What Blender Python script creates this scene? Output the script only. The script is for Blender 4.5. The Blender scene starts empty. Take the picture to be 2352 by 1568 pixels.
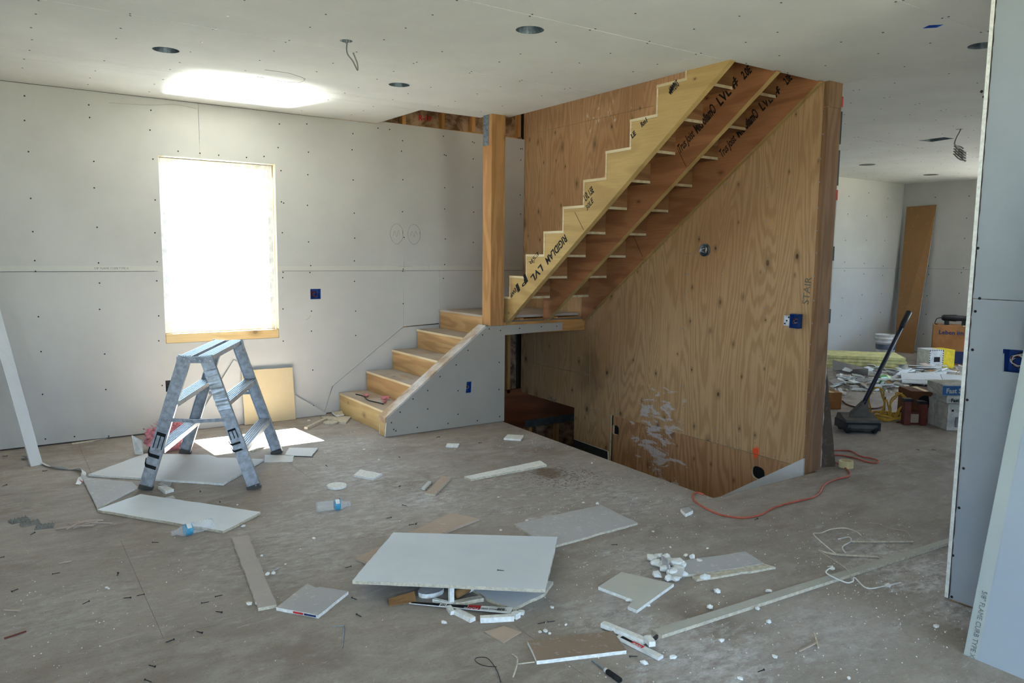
import bpy, bmesh, math, random
from mathutils import Vector, Matrix
from mathutils.geometry import tessellate_polygon
random.seed(7)
SC = bpy.context.scene
COL = SC.collection
# ---------------------------------------------------------------- camera, world, light
FOCAL_PX = 1734.92
cam_d = bpy.data.cameras.new('camera'); cam = bpy.data.objects.new('camera', cam_d); COL.objects.link(cam)
cam_d.sensor_fit = 'HORIZONTAL'; cam_d.sensor_width = 36.0; cam_d.lens = 36.0 * FOCAL_PX / 2352
cam_d.clip_start = 0.05
_r = [[0.826254, 0.055251, -0.560581], [-0.563202, 0.099415, -0.820317], [0.010407, 0.993511, 0.11326]]
cam.matrix_world = Matrix(((*_r[0], 0), (*_r[1], 0), (*_r[2], 1.5145), (0, 0, 0, 1)))
SC.camera = cam
SC.view_settings.view_transform = 'Standard'; SC.view_settings.look = 'None'
SC.view_settings.gamma = 1.0; SC.view_settings.use_curve_mapping = False
SC.view_settings.exposure = .95
SC.cycles.use_denoising = True
SC.cycles.max_bounces = 12; SC.cycles.diffuse_bounces = 7; SC.cycles.transparent_max_bounces = 12
SC.cycles.sample_clamp_indirect = 6.0
W = bpy.data.worlds.new('world'); SC.world = W; W.use_nodes = True
bg = W.node_tree.nodes['Background']; bg.inputs[0].default_value = (0.47, 0.70, 1.0, 1); bg.inputs[1].default_value = 5.4
sun_d = bpy.data.lights.new('sun', 'SUN'); sun_d.energy = 150.0; sun_d.angle = math.radians(0.6); sun_d.color = (1.0, 0.97, 0.92)
sun = bpy.data.objects.new('sun', sun_d); COL.objects.link(sun)
sun.rotation_euler = Vector((0.045, -0.50, -1.0)).to_track_quat('-Z', 'Y').to_euler()
sun.location = (0, 9, 9)
def portal(name, loc, direction, w, h):
    d = bpy.data.lights.new(name, 'AREA'); d.shape = 'RECTANGLE'; d.size = w; d.size_y = h; d.cycles.is_portal = True
    o = bpy.data.objects.new(name, d); COL.objects.link(o); o.location = loc
    o.rotation_euler = Vector(direction).to_track_quat('-Z', 'Z' if abs(direction[2]) < .5 else 'Y').to_euler()
def lamp_area(name, loc, direction, w, h, power, color):
    d = bpy.data.lights.new(name, 'AREA'); d.shape = 'RECTANGLE'; d.size = w; d.size_y = h; d.energy = power; d.color = color
    o = bpy.data.objects.new(name, d); COL.objects.link(o); o.location = loc
    o.rotation_euler = Vector(direction).to_track_quat('-Z', 'Z' if abs(direction[2]) < .5 else 'Y').to_euler()
portal('portal_back_window', (1.62, 7.0, 1.53), (0, -1, 0), .95, 1.5)
portal('portal_front_left', (-.4, -3.08, 1.3), (0, 1, 0), 1.0, 2.2)
portal('portal_front_right', (2.0, -3.08, 1.3), (0, 1, 0), 2.2, 2.2)
portal('portal_left', (-2.48, -1.2, 1.3), (1, 0, 0), 2.2, 2.2)
portal('portal_side_front', (9.6, -3.08, 1.3), (0, 1, 0), 2.4, 2.2)
portal('portal_end', (12.66, 3.3, 1.5), (-1, 0, 0), 2.7, 1.7)
# light from the upstairs windows falling down the stairwell
lamp_area('upstairs_daylight', (2.2, 3.6, 4.6), (0.8, 0.35, -0.5), 1.2, 1.2, 16, (1.0, .93, .82))

# added spot lamp standing in for reflected sun, aimed up through the window
gl = bpy.data.lights.new('added_glint_spot', 'SPOT'); gl.energy = 6500; gl.spot_size = math.radians(19); gl.spot_blend = 1.0; gl.shadow_soft_size = .2; gl.color = (1, .98, .92)
go = bpy.data.objects.new('added_glint_spot', gl); COL.objects.link(go); go.location = (1.35, 8.6, -.95)
go.rotation_euler = (Vector((1.58, 6.28, 2.74)) - go.location).to_track_quat('-Z', 'Y').to_euler()

# ---------------------------------------------------------------- material helpers
def L(r, g, b):
    f = lambda c: (c / 255 / 12.92) if c / 255 <= .04045 else ((c / 255 + .055) / 1.055) ** 2.4
    return (f(r), f(g), f(b), 1)
class Mat:
    def __init__(s, name, rough=.8, metal=0.0, spec=.3):
        s.m = bpy.data.materials.new(name); s.m.use_nodes = True; s.nt = s.m.node_tree
        s.b = s.nt.nodes['Principled BSDF']
        s.b.inputs['Roughness'].default_value = rough; s.b.inputs['Metallic'].default_value = metal
        s.b.inputs['Specular IOR Level'].default_value = spec
        s.tc = None
    def put(s, sock, v):
        if isinstance(v, bpy.types.NodeSocket): s.nt.links.new(v, sock)
        else: sock.default_value = v
    def coord(s, scale=(1, 1, 1), loc=(0, 0, 0), rot=(0, 0, 0)):
        if s.tc is None: s.tc = s.nt.nodes.new('ShaderNodeTexCoord')
        n = s.nt.nodes.new('ShaderNodeMapping'); s.nt.links.new(s.tc.outputs['Object'], n.inputs[0])
        n.inputs[1].default_value = loc; n.inputs[2].default_value = rot; n.inputs[3].default_value = scale
        return n.outputs[0]
    def noise(s, vec, scale=5, detail=3, rough=.5, dist=0):
        n = s.nt.nodes.new('ShaderNodeTexNoise'); s.put(n.inputs['Vector'], vec)
        n.inputs['Scale'].default_value = scale; n.inputs['Detail'].default_value = detail
        n.inputs['Roughness'].default_value = rough; n.inputs['Distortion'].default_value = dist
        return n.outputs[0]
    def vor(s, vec, scale=5, rand=1.0):
        n = s.nt.nodes.new('ShaderNodeTexVoronoi'); s.put(n.inputs['Vector'], vec); n.inputs['Scale'].default_value = scale
        n.inputs['Randomness'].default_value = rand
        return n.outputs[0], n.outputs[1]
    def math(s, op, a, b=0.0, c=None):
        n = s.nt.nodes.new('ShaderNodeMath'); n.operation = op; s.put(n.inputs[0], a); s.put(n.inputs[1], b)
        if c is not None: s.put(n.inputs[2], c)
        return n.outputs[0]
    def step(s, v, lo, hi):           # smooth 0..1
        n = s.nt.nodes.new('ShaderNodeMapRange'); n.interpolation_type = 'SMOOTHSTEP'; s.put(n.inputs[0], v)
        n.inputs[1].default_value = lo; n.inputs[2].default_value = hi
        return n.outputs[0]
    def mix(s, f, a, b):
        n = s.nt.nodes.new('ShaderNodeMix'); n.data_type = 'RGBA'; s.put(n.inputs[0], f); s.put(n.inputs[6], a); s.put(n.inputs[7], b)
        return n.outputs[2]
    def dist(s, p, sc=(1, 1, 1)):
        n = s.nt.nodes.new('ShaderNodeVectorMath'); n.operation = 'LENGTH'
        s.put(n.inputs[0], s.coord(sc, tuple(-p[i] * sc[i] for i in range(3))))
        return n.outputs[1]
    def bump(s, h, strength=.3, d=.005):
        n = s.nt.nodes.new('ShaderNodeBump'); n.inputs['Strength'].default_value = strength; n.inputs['Distance'].default_value = d
        s.put(n.inputs['Height'], h); s.nt.links.new(n.outputs[0], s.b.inputs['Normal'])
    def color(s, c): s.put(s.b.inputs['Base Color'], c); return s.m
def plain(name, c, rough=.6, metal=0, spec=.4, var=.12, sc=14):
    m = Mat(name, rough, metal, spec); c = L(*c)
    n = m.noise(m.coord(), sc, 4, .6)
    d = tuple(x * (1 - var * 2) for x in c[:3]) + (1,)
    u = tuple(min(1, x * (1 + var)) for x in c[:3]) + (1,)
    return m.color(m.mix(m.step(n, .3, .7), d, u))
def paper(name, c, dust=.25, dustc=(222, 220, 214), grain=.12):
    m = Mat(name, .9, 0, .15); c = L(*c)
    n1 = m.noise(m.coord(), 1.3, 5, .6); n2 = m.noise(m.coord((1, 1, 1)), 26, 4, .7); n3 = m.noise(m.coord((30, 30, 30)), 12, 2)
    b = m.mix(m.step(n1, .3, .7), tuple(x * .93 for x in c[:3]) + (1,), tuple(min(1, x * 1.05) for x in c[:3]) + (1,))
    b = m.mix(m.math('MULTIPLY', m.step(n2, .55, .75), dust), b, L(*dustc))
    if grain: m.bump(n3, grain, .001)
    return m.color(b)
def wood(name, light, dark, axis=2, bands=9, fine=.35, knots=.5, warp=3.0, dustc=None, marks=None, kscale=3.2, ksize=.045, red=None, ringmix=.55):
    m = Mat(name, .68, 0, .25); a = [1, 1, 1]; a[axis] = .13; f = [1, 1, 1]; f[axis] = .03; k = [1, 1, 1]; k[axis] = .55
    nz = m.noise(m.coord(tuple(a)), warp, 2.2, .45, .35)
    wob = m.noise(m.coord(tuple(x * 2.2 for x in a)), warp * 2.2, 3, .5)
    rings = m.math('SINE', m.math('MULTIPLY', m.math('ADD', nz, m.math('MULTIPLY', wob, .10)), bands * 6.283))
    rings = m.step(rings, -.6, 1.0)
    fn = m.noise(m.coord(tuple(f)), 120, 3, .6)
    lg = m.noise(m.coord(), .9, 3, .5)
    l_, d_ = L(*light), L(*dark)
    c = m.mix(m.math('MULTIPLY', rings, ringmix), l_, d_)
    c = m.mix(m.math('MULTIPLY', m.step(fn, .35, .75), fine), c, d_)
    c = m.mix(m.math('MULTIPLY', m.step(lg, .42, .72), .45), c, L(*(red or dark)))
    if knots:
        if m.tc is None: m.coord()
        sx = m.nt.nodes.new('ShaderNodeSeparateXYZ'); m.nt.links.new(m.tc.outputs['Object'], sx.inputs[0])
        o_ = [i for i in range(3) if i != axis]
        cx = m.nt.nodes.new('ShaderNodeCombineXYZ'); m.put(cx.inputs[0], m.math('ADD', sx.outputs[o_[0]], sx.outputs[o_[1]])); m.put(cx.inputs[1], m.math('MULTIPLY', sx.outputs[axis], .62))
        vn = m.nt.nodes.new('ShaderNodeTexVoronoi'); vn.voronoi_dimensions = '2D'; m.put(vn.inputs['Vector'], cx.outputs[0]); vn.inputs['Scale'].default_value = kscale
        vd, vc = vn.outputs[0], vn.outputs[1]
        sv = m.nt.nodes.new('ShaderNodeSeparateColor'); m.nt.links.new(vc, sv.inputs[0])
        wv = m.noise(m.coord(), 30, 3, .6)
        vd = m.math('ADD', m.math('MULTIPLY', vd, m.math('ADD', .55, m.math('MULTIPLY', sv.outputs[1], 1.5))), m.math('MULTIPLY', m.math('SUBTRACT', wv, .5), .03))
        sep = m.nt.nodes.new('ShaderNodeSeparateColor'); m.nt.links.new(vc, sep.inputs[0])
        on = m.math('GREATER_THAN', sep.outputs[0], 1 - knots)
        halo = m.math('MULTIPLY', m.math('SUBTRACT', 1, m.step(vd, ksize * .7, ksize * 2.6)), on)
        core = m.math('MULTIPLY', m.math('SUBTRACT', 1, m.step(vd, ksize * .45, ksize * .8)), on)
        c = m.mix(m.math('MULTIPLY', halo, .45), c, L(*[x * .75 for x in dark]))
        core = m.math('MULTIPLY', core, m.math('ADD', .25, m.math('MULTIPLY', sv.outputs[2], .7)))
        c = m.mix(core, c, L(*[x * .45 for x in dark]))
    if dustc:
        dn = m.noise(m.coord(), 3.5, 6, .65)
        c = m.mix(m.math('MULTIPLY', m.step(dn, .40, .62), .9), c, L(*dustc))
    if marks: c = marks(m, c)
    m.bump(fn, .15, .002)
    return m.color(c)
GREY = (187, 185, 181)
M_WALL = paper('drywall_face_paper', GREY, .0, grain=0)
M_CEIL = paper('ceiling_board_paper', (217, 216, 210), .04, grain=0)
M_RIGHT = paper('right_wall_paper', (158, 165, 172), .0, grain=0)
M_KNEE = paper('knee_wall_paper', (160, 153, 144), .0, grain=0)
M_TAPER = paper('tapered_edge_paper', (194, 192, 184), .04, grain=0)
M_TAPER2 = paper('sheet_taper_paper', (170, 176, 172), .0, grain=0)
M_TOP = paper('scrap_face_paper', (206, 206, 206), .3)
M_PLATE = plain('nail_plate_steel', (112, 114, 112), .6, .1)
M_TOP2 = paper('scrap_dusty_paper', (176, 174, 175), .6)
M_BROWN = paper('scrap_back_paper', (182, 164, 150), .3)
M_KRAFT = paper('kraft_back_paper', (196, 178, 144), .1)
M_KRAFT2 = paper('kraft_paper_dark', (140, 106, 70), .1)
M_GYP = plain('gypsum_core', (232, 232, 228), .95, 0, .1, .08, 60)
M_GYPD = plain('gypsum_core_dusty', (196, 188, 170), .95, 0, .1, .12, 60)
M_DARK = plain('dark_void', (16, 14, 12), .9)
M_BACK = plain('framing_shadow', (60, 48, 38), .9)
def ply_marks(m, c):
    # joint compound smeared on the plywood
    n = m.noise(m.coord((1, 6, 17), rot=(.75, 0, 0)), .8, 5, .62, .7)
    fine_ = m.noise(m.coord((1, 14, 60), rot=(.62, 0, 0)), 2, 4, .7)
    d = m.math('SUBTRACT', 1, m.step(m.dist((4.74, 4.66, -.10), (.2, 1.15, .85)), .05, .62))
    k = m.step(m.math('ADD', n, m.math('MULTIPLY', d, .17)), .635, .685)
    k = m.math('MULTIPLY', m.math('MULTIPLY', k, m.step(d, .02, .18)), m.step(fine_, .30, .52))
    c = m.mix(m.math('MULTIPLY', k, .72), c, L(196, 196, 204))
    n2 = m.noise(m.coord((14, 14, 5), rot=(.15, 0, 0)), 1.3, 4, .6)
    d2 = m.math('SUBTRACT', 1, m.step(m.dist((4.77, 5.55, 2.82), (1, 1.0, 2.2)), .1, .75))
    k2 = m.math('MULTIPLY', m.step(m.math('ADD', n2, m.math('MULTIPLY', d2, .12)), .72, .76), m.step(d2, .05, .3))
    c = m.mix(m.math('MULTIPLY', k2, .75), c, L(222, 214, 204))
    # orange spray paint
    n3 = m.noise(m.coord(), 22, 4, .6)
    d3 = m.math('ADD', m.dist((4.72, 3.595, .045), (1, 1, .7)), m.math('MULTIPLY', m.math('SUBTRACT', n3, .5), .05))
    c = m.mix(m.math('MULTIPLY', m.math('SUBTRACT', 1, m.step(d3, .02, .04)), .9), c, L(235, 72, 24))
    d4 = m.math('ADD', m.dist((4.755, 5.27, -.13), (1, 1, .8)), m.math('MULTIPLY', m.math('SUBTRACT', n3, .5), .05))
    c = m.mix(m.math('MULTIPLY', m.math('SUBTRACT', 1, m.step(d4, .015, .04)), .6), c, L(226, 120, 84))
    # darker brown patch on the plywood below the landing
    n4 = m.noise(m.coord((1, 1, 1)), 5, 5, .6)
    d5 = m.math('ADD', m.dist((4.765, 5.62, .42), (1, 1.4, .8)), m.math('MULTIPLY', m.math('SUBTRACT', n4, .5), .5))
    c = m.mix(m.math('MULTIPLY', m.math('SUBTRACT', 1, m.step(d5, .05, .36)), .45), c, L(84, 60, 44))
    return c
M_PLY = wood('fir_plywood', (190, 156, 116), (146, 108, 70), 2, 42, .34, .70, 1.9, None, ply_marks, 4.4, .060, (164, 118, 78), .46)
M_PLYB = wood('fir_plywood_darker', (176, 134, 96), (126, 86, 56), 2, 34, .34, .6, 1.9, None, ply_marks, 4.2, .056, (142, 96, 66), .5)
M_PLYRED = wood('red_rim_plywood', (128, 74, 44), (84, 44, 26), 0, 6, .3, .3, 2.0)
M_RISER = wood('stair_riser_wood', (194, 158, 112), (152, 114, 72), 1, 8, .3, .35, 4.0)
M_RISERY = wood('first_riser_lumber', (198, 174, 126), (162, 132, 86), 1, 5, .3, .75, 4.0, None, None, 6, .07)
M_TREAD = wood('dusty_stair_tread', (182, 166, 148), (156, 136, 116), 1, 6, .2, .2, 3.0, (178, 172, 166))
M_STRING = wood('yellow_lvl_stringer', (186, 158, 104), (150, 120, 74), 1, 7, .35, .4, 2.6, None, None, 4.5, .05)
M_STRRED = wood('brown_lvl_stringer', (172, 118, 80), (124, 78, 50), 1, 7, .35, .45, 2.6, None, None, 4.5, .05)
M_UNDER = wood('stair_underside_ply', (160, 116, 78), (112, 74, 46), 0, 7, .3, .3, 3)
M_POST = wood('post_lumber', (182, 138, 90), (140, 98, 58), 2, 7, .4, .4, 5, None, None, 4, .05)
M_ENDST = wood('brown_stud_end', (142, 108, 78), (108, 78, 54), 2, 7, .4, .3, 5)
M_SHADEBOARD = paper('shaded_board_paper', (88, 76, 66), .15)  # leaning board's brown is darkened to hold its shade
M_STUD = wood('stud_lumber', (200, 152, 96), (156, 106, 60), 2, 6, .35, .3, 6)
M_BEAM = wood('beam_lumber', (198, 150, 92), (152, 102, 54), 0, 8, .35, .3, 5)
M_JAMB = plain('pale_jamb_lumber', (214, 200, 172), .7, 0, .2, .05, 8)
M_SILL = wood('pale_sill_lumber', (224, 196, 146), (190, 152, 98), 0, 5, .3, .5, 5, None, None, 6, .07)
M_CAP = wood('dusty_cap_lumber', (184, 160, 134), (150, 122, 94), 0, 5, .3, .2, 4, (206, 202, 198))
M_PLYEDGE = wood('pale_plywood_edge', (224, 210, 176), (180, 158, 118), 1, 3, .4, 0, 8)
M_ALU = plain('worn_aluminium', (172, 178, 186), .42, .55, .5, .16, 30)
M_ALUL = plain('bright_worn_aluminium', (196, 204, 212), .35, .8, .5, .12, 40)
M_GALV = plain('galvanised_steel', (138, 150, 160), .45, .8, .5, .15, 50)
M_STEEL = plain('dark_steel', (62, 60, 60), .5, .7)
M_SCREW = plain('black_screw', (40, 37, 36), .5, .4)
M_INK = plain('black_ink', (34, 33, 34), .8, 0, .2)
M_INKB = plain('brown_black_ink', (40, 30, 26), .85, 0, .2)
M_PENCIL = plain('pencil_grey', (122, 114, 102), .9, 0, .1)
M_PRINT = plain('grey_print', (120, 120, 118), .9, 0, .1)
M_RED = plain('red_label', (196, 44, 44), .7)
M_BLUEBOX = plain('blue_box_plastic', (24, 66, 140), .45)
M_WHITE = plain('white_plastic', (226, 226, 224), .4)
M_WIREW = plain('white_wire', (214, 210, 204), .5)
M_WIREG = plain('grey_cable', (116, 116, 112), .5)
M_WIRER = plain('red_wire', (120, 42, 38), .5)
M_ORANGE = plain('orange_cord_rubber', (190, 92, 70), .6)
M_YELLOW = plain('yellow_cord_rubber', (190, 150, 50), .6)
M_VINYL = plain('window_vinyl', (236, 236, 236), .4)
M_PINK = plain('pink_fibreglass', (206, 136, 142), .95, 0, .05, .2, 40)
M_BATT = Mat('insulation_facing', .85, 0, .2)
_n = M_BATT.noise(M_BATT.coord(), 7, 6, .65, .6)
M_BATT = M_BATT.color(M_BATT.mix(M_BATT.step(_n, .35, .65), L(96, 70, 50), L(176, 146, 116)))
M_CARD = plain('cardboard', (158, 112, 72), .85, 0, .2, .1, 6)
M_CARDD = plain('dark_cardboard', (100, 66, 44), .85, 0, .2, .1, 6)
M_NAVY = plain('navy_print', (34, 48, 98), .7)
M_YELB = plain('yellow_carton', (226, 200, 40), .6)
M_FOAM = plain('yellow_foam', (222, 214, 150), .85)
M_BLACK = plain('black_plastic', (26, 26, 30), .45)
M_GUN = plain('grey_sweeper_plastic', (74, 72, 68), .55)
M_BAG = plain('paper_bag', (186, 182, 172), .85)
M_BAGBLUE = plain('blue_bag_print', (40, 84, 132), .8)
M_TAPE = plain('cream_tape', (212, 196, 150), .7)
M_SHADE = plain('shaded_outside_ground', (96, 98, 84), .95, 0, .1, .1, 3)  # shade at the front and left is put into this dark ground colour
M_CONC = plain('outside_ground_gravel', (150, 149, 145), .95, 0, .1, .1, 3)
M_RUST = plain('rust_red_metal', (104, 50, 40), .6)
def clear(name, tint, rough=.05, mixf=.12, col=None):
    m = bpy.data.materials.new(name); m.use_nodes = True; nt = m.node_tree; nt.nodes.clear()
    o = nt.nodes.new('ShaderNodeOutputMaterial'); t = nt.nodes.new('ShaderNodeBsdfTransparent'); g = nt.nodes.new('ShaderNodeBsdfPrincipled')
    g.inputs['Roughness'].default_value = rough; g.inputs['Base Color'].default_value = col or (.9, .93, .95, 1)
    fr = nt.nodes.new('ShaderNodeLayerWeight'); fr.inputs[0].default_value = .25
    mr = nt.nodes.new('ShaderNodeMapRange'); nt.links.new(fr.outputs['Facing'], mr.inputs[0]); mr.inputs[3].default_value = mixf; mr.inputs[4].default_value = min(1, mixf + .6)
    mx = nt.nodes.new('ShaderNodeMixShader'); t.inputs[0].default_value = tint
    nt.links.new(mr.outputs[0], mx.inputs[0]); nt.links.new(t.outputs[0], mx.inputs[1]); nt.links.new(g.outputs[0], mx.inputs[2]); nt.links.new(mx.outputs[0], o.inputs[0])
    return m
M_GLASS = clear('window_glass', (.95, .98, .98, 1), .02, .03)
M_PET = clear('clear_bottle_plastic', (.97, .98, .99, 1), .08, .12, (.92, .93, .95, 1))
M_PETG = clear('green_bottle_plastic', (.55, .85, .45, 1), .1, .35, (.35, .62, .28, 1))
M_LABELB = plain('blue_bottle_label', (74, 156, 188), .5, 0, .4, .1, 60)
# floor: dusty subfloor
def floor_mat():
    m = Mat('dusty_subfloor', .88, 0, .2)
    n1 = m.noise(m.coord((1, 1, 1)), .8, 6, .62); n2 = m.noise(m.coord((1.6, 3.2, 1), rot=(0, 0, .5)), 2.6, 8, .7, .4)
    n3 = m.noise(m.coord(), 34, 6, .75); n4 = m.noise(m.coord((1, 4, 1), rot=(0, 0, .62)), 5, 7, .72, .8)
    n5 = m.noise(m.coord((1, 1, 1), (5, 2, 0)), 1.6, 5, .6, .3); n6 = m.noise(m.coord((1, 1.8, 1), rot=(0, 0, .4)), 12, 8, .8, .3); n7 = m.noise(m.coord((1, 2.2, 1), (3, 9, 0), (0, 0, -.5)), 9, 8, .75, .6)
    c = m.mix(m.step(n1, .35, .65), L(136, 126, 118), L(157, 148, 141))
    c = m.mix(m.math('MULTIPLY', m.step(n2, .38, .66), .6), c, L(172, 164, 157))
    c = m.mix(m.math('MULTIPLY', m.step(n5, .55, .72), .5), c, L(116, 101, 88))
    c = m.mix(m.math('MULTIPLY', m.step(n4, .60, .74), .6), c, L(200, 197, 196))
    c = m.mix(m.math('MULTIPLY', m.step(n7, .56, .76), .34), c, L(190, 187, 185))
    c = m.mix(m.math('MULTIPLY', m.step(n7, .46, .30), .3), c, L(114, 102, 92))
    c = m.mix(m.math('MULTIPLY', m.step(n3, .52, .78), .38), c, L(98, 87, 78))
    n8 = m.noise(m.coord(), 110, 4, .75); n9 = m.noise(m.coord((1, 1, 1), (7, 3, 0)), 17, 7, .8)
    c = m.mix(m.math('MULTIPLY', m.step(n8, .50, .72), .4), c, L(104, 95, 88))
    c = m.mix(m.math('MULTIPLY', m.step(n9, .54, .74), .42), c, L(196, 193, 191))
    # gypsum dust swept around the cut boards
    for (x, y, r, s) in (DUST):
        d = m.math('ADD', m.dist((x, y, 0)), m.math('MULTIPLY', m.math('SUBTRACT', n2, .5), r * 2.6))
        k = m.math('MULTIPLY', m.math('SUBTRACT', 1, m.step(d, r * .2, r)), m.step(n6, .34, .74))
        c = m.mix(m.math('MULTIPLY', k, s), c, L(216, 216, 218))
    # spilled drink: wet blot with splashes
    p = SPILL
    ns = m.noise(m.coord((1, 1, 1), rot=(0, 0, .3)), 9, 6, .7, .3)
    d = m.math('ADD', m.dist((p[0], p[1], 0), (1, 1, 1)), m.math('MULTIPLY', m.math('SUBTRACT', ns, .5), .34))
    c = m.mix(m.math('MULTIPLY', m.math('SUBTRACT', 1, m.step(d, .07, .15)), .72), c, L(92, 72, 50))
    nd = m.noise(m.coord(), 42, 3, .6)
    d2 = m.math('SUBTRACT', 1, m.step(m.dist((p[0] + .05, p[1] - .12, 0)), .15, .62))
    k = m.math('MULTIPLY', m.step(m.math('ADD', nd, m.math('MULTIPLY', d2, .14)), .70, .74), d2)
    c = m.mix(m.math('MULTIPLY', k, .8), c, L(86, 70, 54))
    m.bump(n3, .25, .003)
    return m.color(c)
SPILL = (3.138,4.109)
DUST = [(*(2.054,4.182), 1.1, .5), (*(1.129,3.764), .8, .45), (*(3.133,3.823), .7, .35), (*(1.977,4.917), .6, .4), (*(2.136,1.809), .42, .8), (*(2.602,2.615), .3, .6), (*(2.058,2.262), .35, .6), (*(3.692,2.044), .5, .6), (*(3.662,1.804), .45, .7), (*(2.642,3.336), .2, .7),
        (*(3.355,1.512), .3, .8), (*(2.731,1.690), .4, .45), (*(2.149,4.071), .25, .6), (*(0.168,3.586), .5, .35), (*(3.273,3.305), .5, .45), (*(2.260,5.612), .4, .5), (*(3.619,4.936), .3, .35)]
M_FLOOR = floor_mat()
CRUMB_DUST = [d for d in DUST if d[2] < .55]
# ---------------------------------------------------------------- geometry helpers
def mk(name, verts, faces, mats, parent=None, smooth=False, fm=None):
    me = bpy.data.meshes.new(name); me.from_pydata([tuple(v) for v in verts], [], faces)
    if not isinstance(mats, (list, tuple)): mats = [mats]
    for m in mats: me.materials.append(m)
    if fm: me.polygons.foreach_set('material_index', fm)
    bm = bmesh.new(); bm.from_mesh(me); bmesh.ops.recalc_face_normals(bm, faces=bm.faces); bm.to_mesh(me); bm.free()
    if smooth: me.polygons.foreach_set('use_smooth', [True] * len(me.polygons))
    return link(bpy.data.objects.new(name, me), parent)
def link(o, parent=None):
    COL.objects.link(o)
    if parent is not None:
        o.parent = parent
        p = parent; T = Matrix.Identity(4)
        chain = []
        while p is not None: chain.append(p); p = p.parent
        for q in reversed(chain): T = T @ (q.matrix_parent_inverse @ q.matrix_basis if q.parent else q.matrix_basis)
        o.matrix_parent_inverse = T.inverted()
    return o
def tag(o, label, cat, group=None, kind=None):
    o['label'] = label; o['category'] = cat
    if group: o['group'] = group
    if kind: o['kind'] = kind
    return o
def thing(name, label, cat, loc, group=None, kind=None):
    o = bpy.data.objects.new(name, None); COL.objects.link(o); o.empty_display_size = .1; o.location = loc
    return tag(o, label, cat, group, kind)
def struct(name, label, cat='wall', loc=(0, 0, 0)): return thing(name, label, cat, loc, None, 'structure')
class G:                                         # collects simple solids into one mesh
    def __init__(s): s.v = []; s.f = []; s.m = []
    def add(s, vs, fs, mi=0):
        k = len(s.v); s.v += [tuple(v) for v in vs]; s.f += [tuple(i + k for i in f) for f in fs]
        s.m += (mi if isinstance(mi, list) else [mi] * len(fs)); return s
    def box(s, a, b, mi=0, M=None):
        (x0, y0, z0), (x1, y1, z1) = a, b
        vs = [(x0, y0, z0), (x1, y0, z0), (x1, y1, z0), (x0, y1, z0), (x0, y0, z1), (x1, y0, z1), (x1, y1, z1), (x0, y1, z1)]
        if M is not None: vs = [M @ Vector(v) for v in vs]
        return s.add(vs, [(0, 3, 2, 1), (4, 5, 6, 7), (0, 1, 5, 4), (1, 2, 6, 5), (2, 3, 7, 6), (3, 0, 4, 7)], mi)
    def bar(s, p, q, w, h, up=(0, 0, 1), mi=0):
        p, q = Vector(p), Vector(q); d = (q - p).normalized(); u = Vector(up); a = d.cross(u).normalized(); u = a.cross(d)
        vs = [e + a * (i * w / 2) + u * (j * h / 2) for e in (p, q) for i, j in ((-1, -1), (1, -1), (1, 1), (-1, 1))]
        return s.add(vs, [(0, 1, 2, 3), (7, 6, 5, 4), (0, 4, 5, 1), (1, 5, 6, 2), (2, 6, 7, 3), (3, 7, 4, 0)], mi)
    def tube(s, pts, r, n=8, mi=0, closed=False, prof=None):
        P = [Vector(p) for p in pts]; k = len(P); base = len(s.v); R = None
        for i, p in enumerate(P):
            t = (P[min(i + 1, k - 1)] - P[max(i - 1, 0)])
            t = t.normalized() if t.length > 1e-9 else Vector((1, 0, 0))
            if R is None: R = t.orthogonal().normalized()
            else:
                R = R - t * R.dot(t); R = R.normalized() if R.length > 1e-6 else t.orthogonal().normalized()
            B = t.cross(R); rr = r if not callable(r) else r(i / (k - 1))
            for j in range(n):
                a = 2 * math.pi * j / n; s.v.append(tuple(p + R * (math.cos(a) * rr) + B * (math.sin(a) * rr)))
        for i in range(k - 1):
            for j in range(n):
                s.f.append((base + i * n + j, base + i * n + (j + 1) % n, base + (i + 1) * n + (j + 1) % n, base + (i + 1) * n + j)); s.m.append(mi)
        s.f.append(tuple(base + j for j in reversed(range(n)))); s.f.append(tuple(base + (k - 1) * n + j for j in range(n))); s.m += [mi, mi]
        return s
    def lathe(s, prof, M=None, n=20, mi=0, cap=True):   # prof: (radius, height)
        base = len(s.v); M = M or Matrix.Identity(4)
        for r, h in prof:
            for j in range(n):
                a = 2 * math.pi * j / n; s.v.append(tuple(M @ Vector((r * math.cos(a), r * math.sin(a), h))))
        for i in range(len(prof) - 1):
            for j in range(n):
                s.f.append((base + i * n + j, base + i * n + (j + 1) % n, base + (i + 1) * n + (j + 1) % n, base + (i + 1) * n + j))
                s.m.append(mi[i] if isinstance(mi, list) else mi)
        if cap:
            q = mi[0] if isinstance(mi, list) else mi
            s.f += [tuple(base + j for j in reversed(range(n))), tuple(base + (len(prof) - 1) * n + j for j in range(n))]; s.m += [q, q]
        return s
    def prism(s, poly, ext, mi=0, side=None):           # poly of 3D points, ext vector
        P = [Vector(p) for p in poly]; e = Vector(ext); n = len(P); k = len(s.v)
        s.v += [tuple(p) for p in P] + [tuple(p + e) for p in P]
        s.f += [tuple(k + i for i in range(n)), tuple(k + n + i for i in reversed(range(n)))]
        s.f += [(k + i, k + n + i, k + n + (i + 1) % n, k + (i + 1) % n) for i in range(n)]
        s.m += [mi, mi] + [mi if side is None else side] * n
        return s
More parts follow.
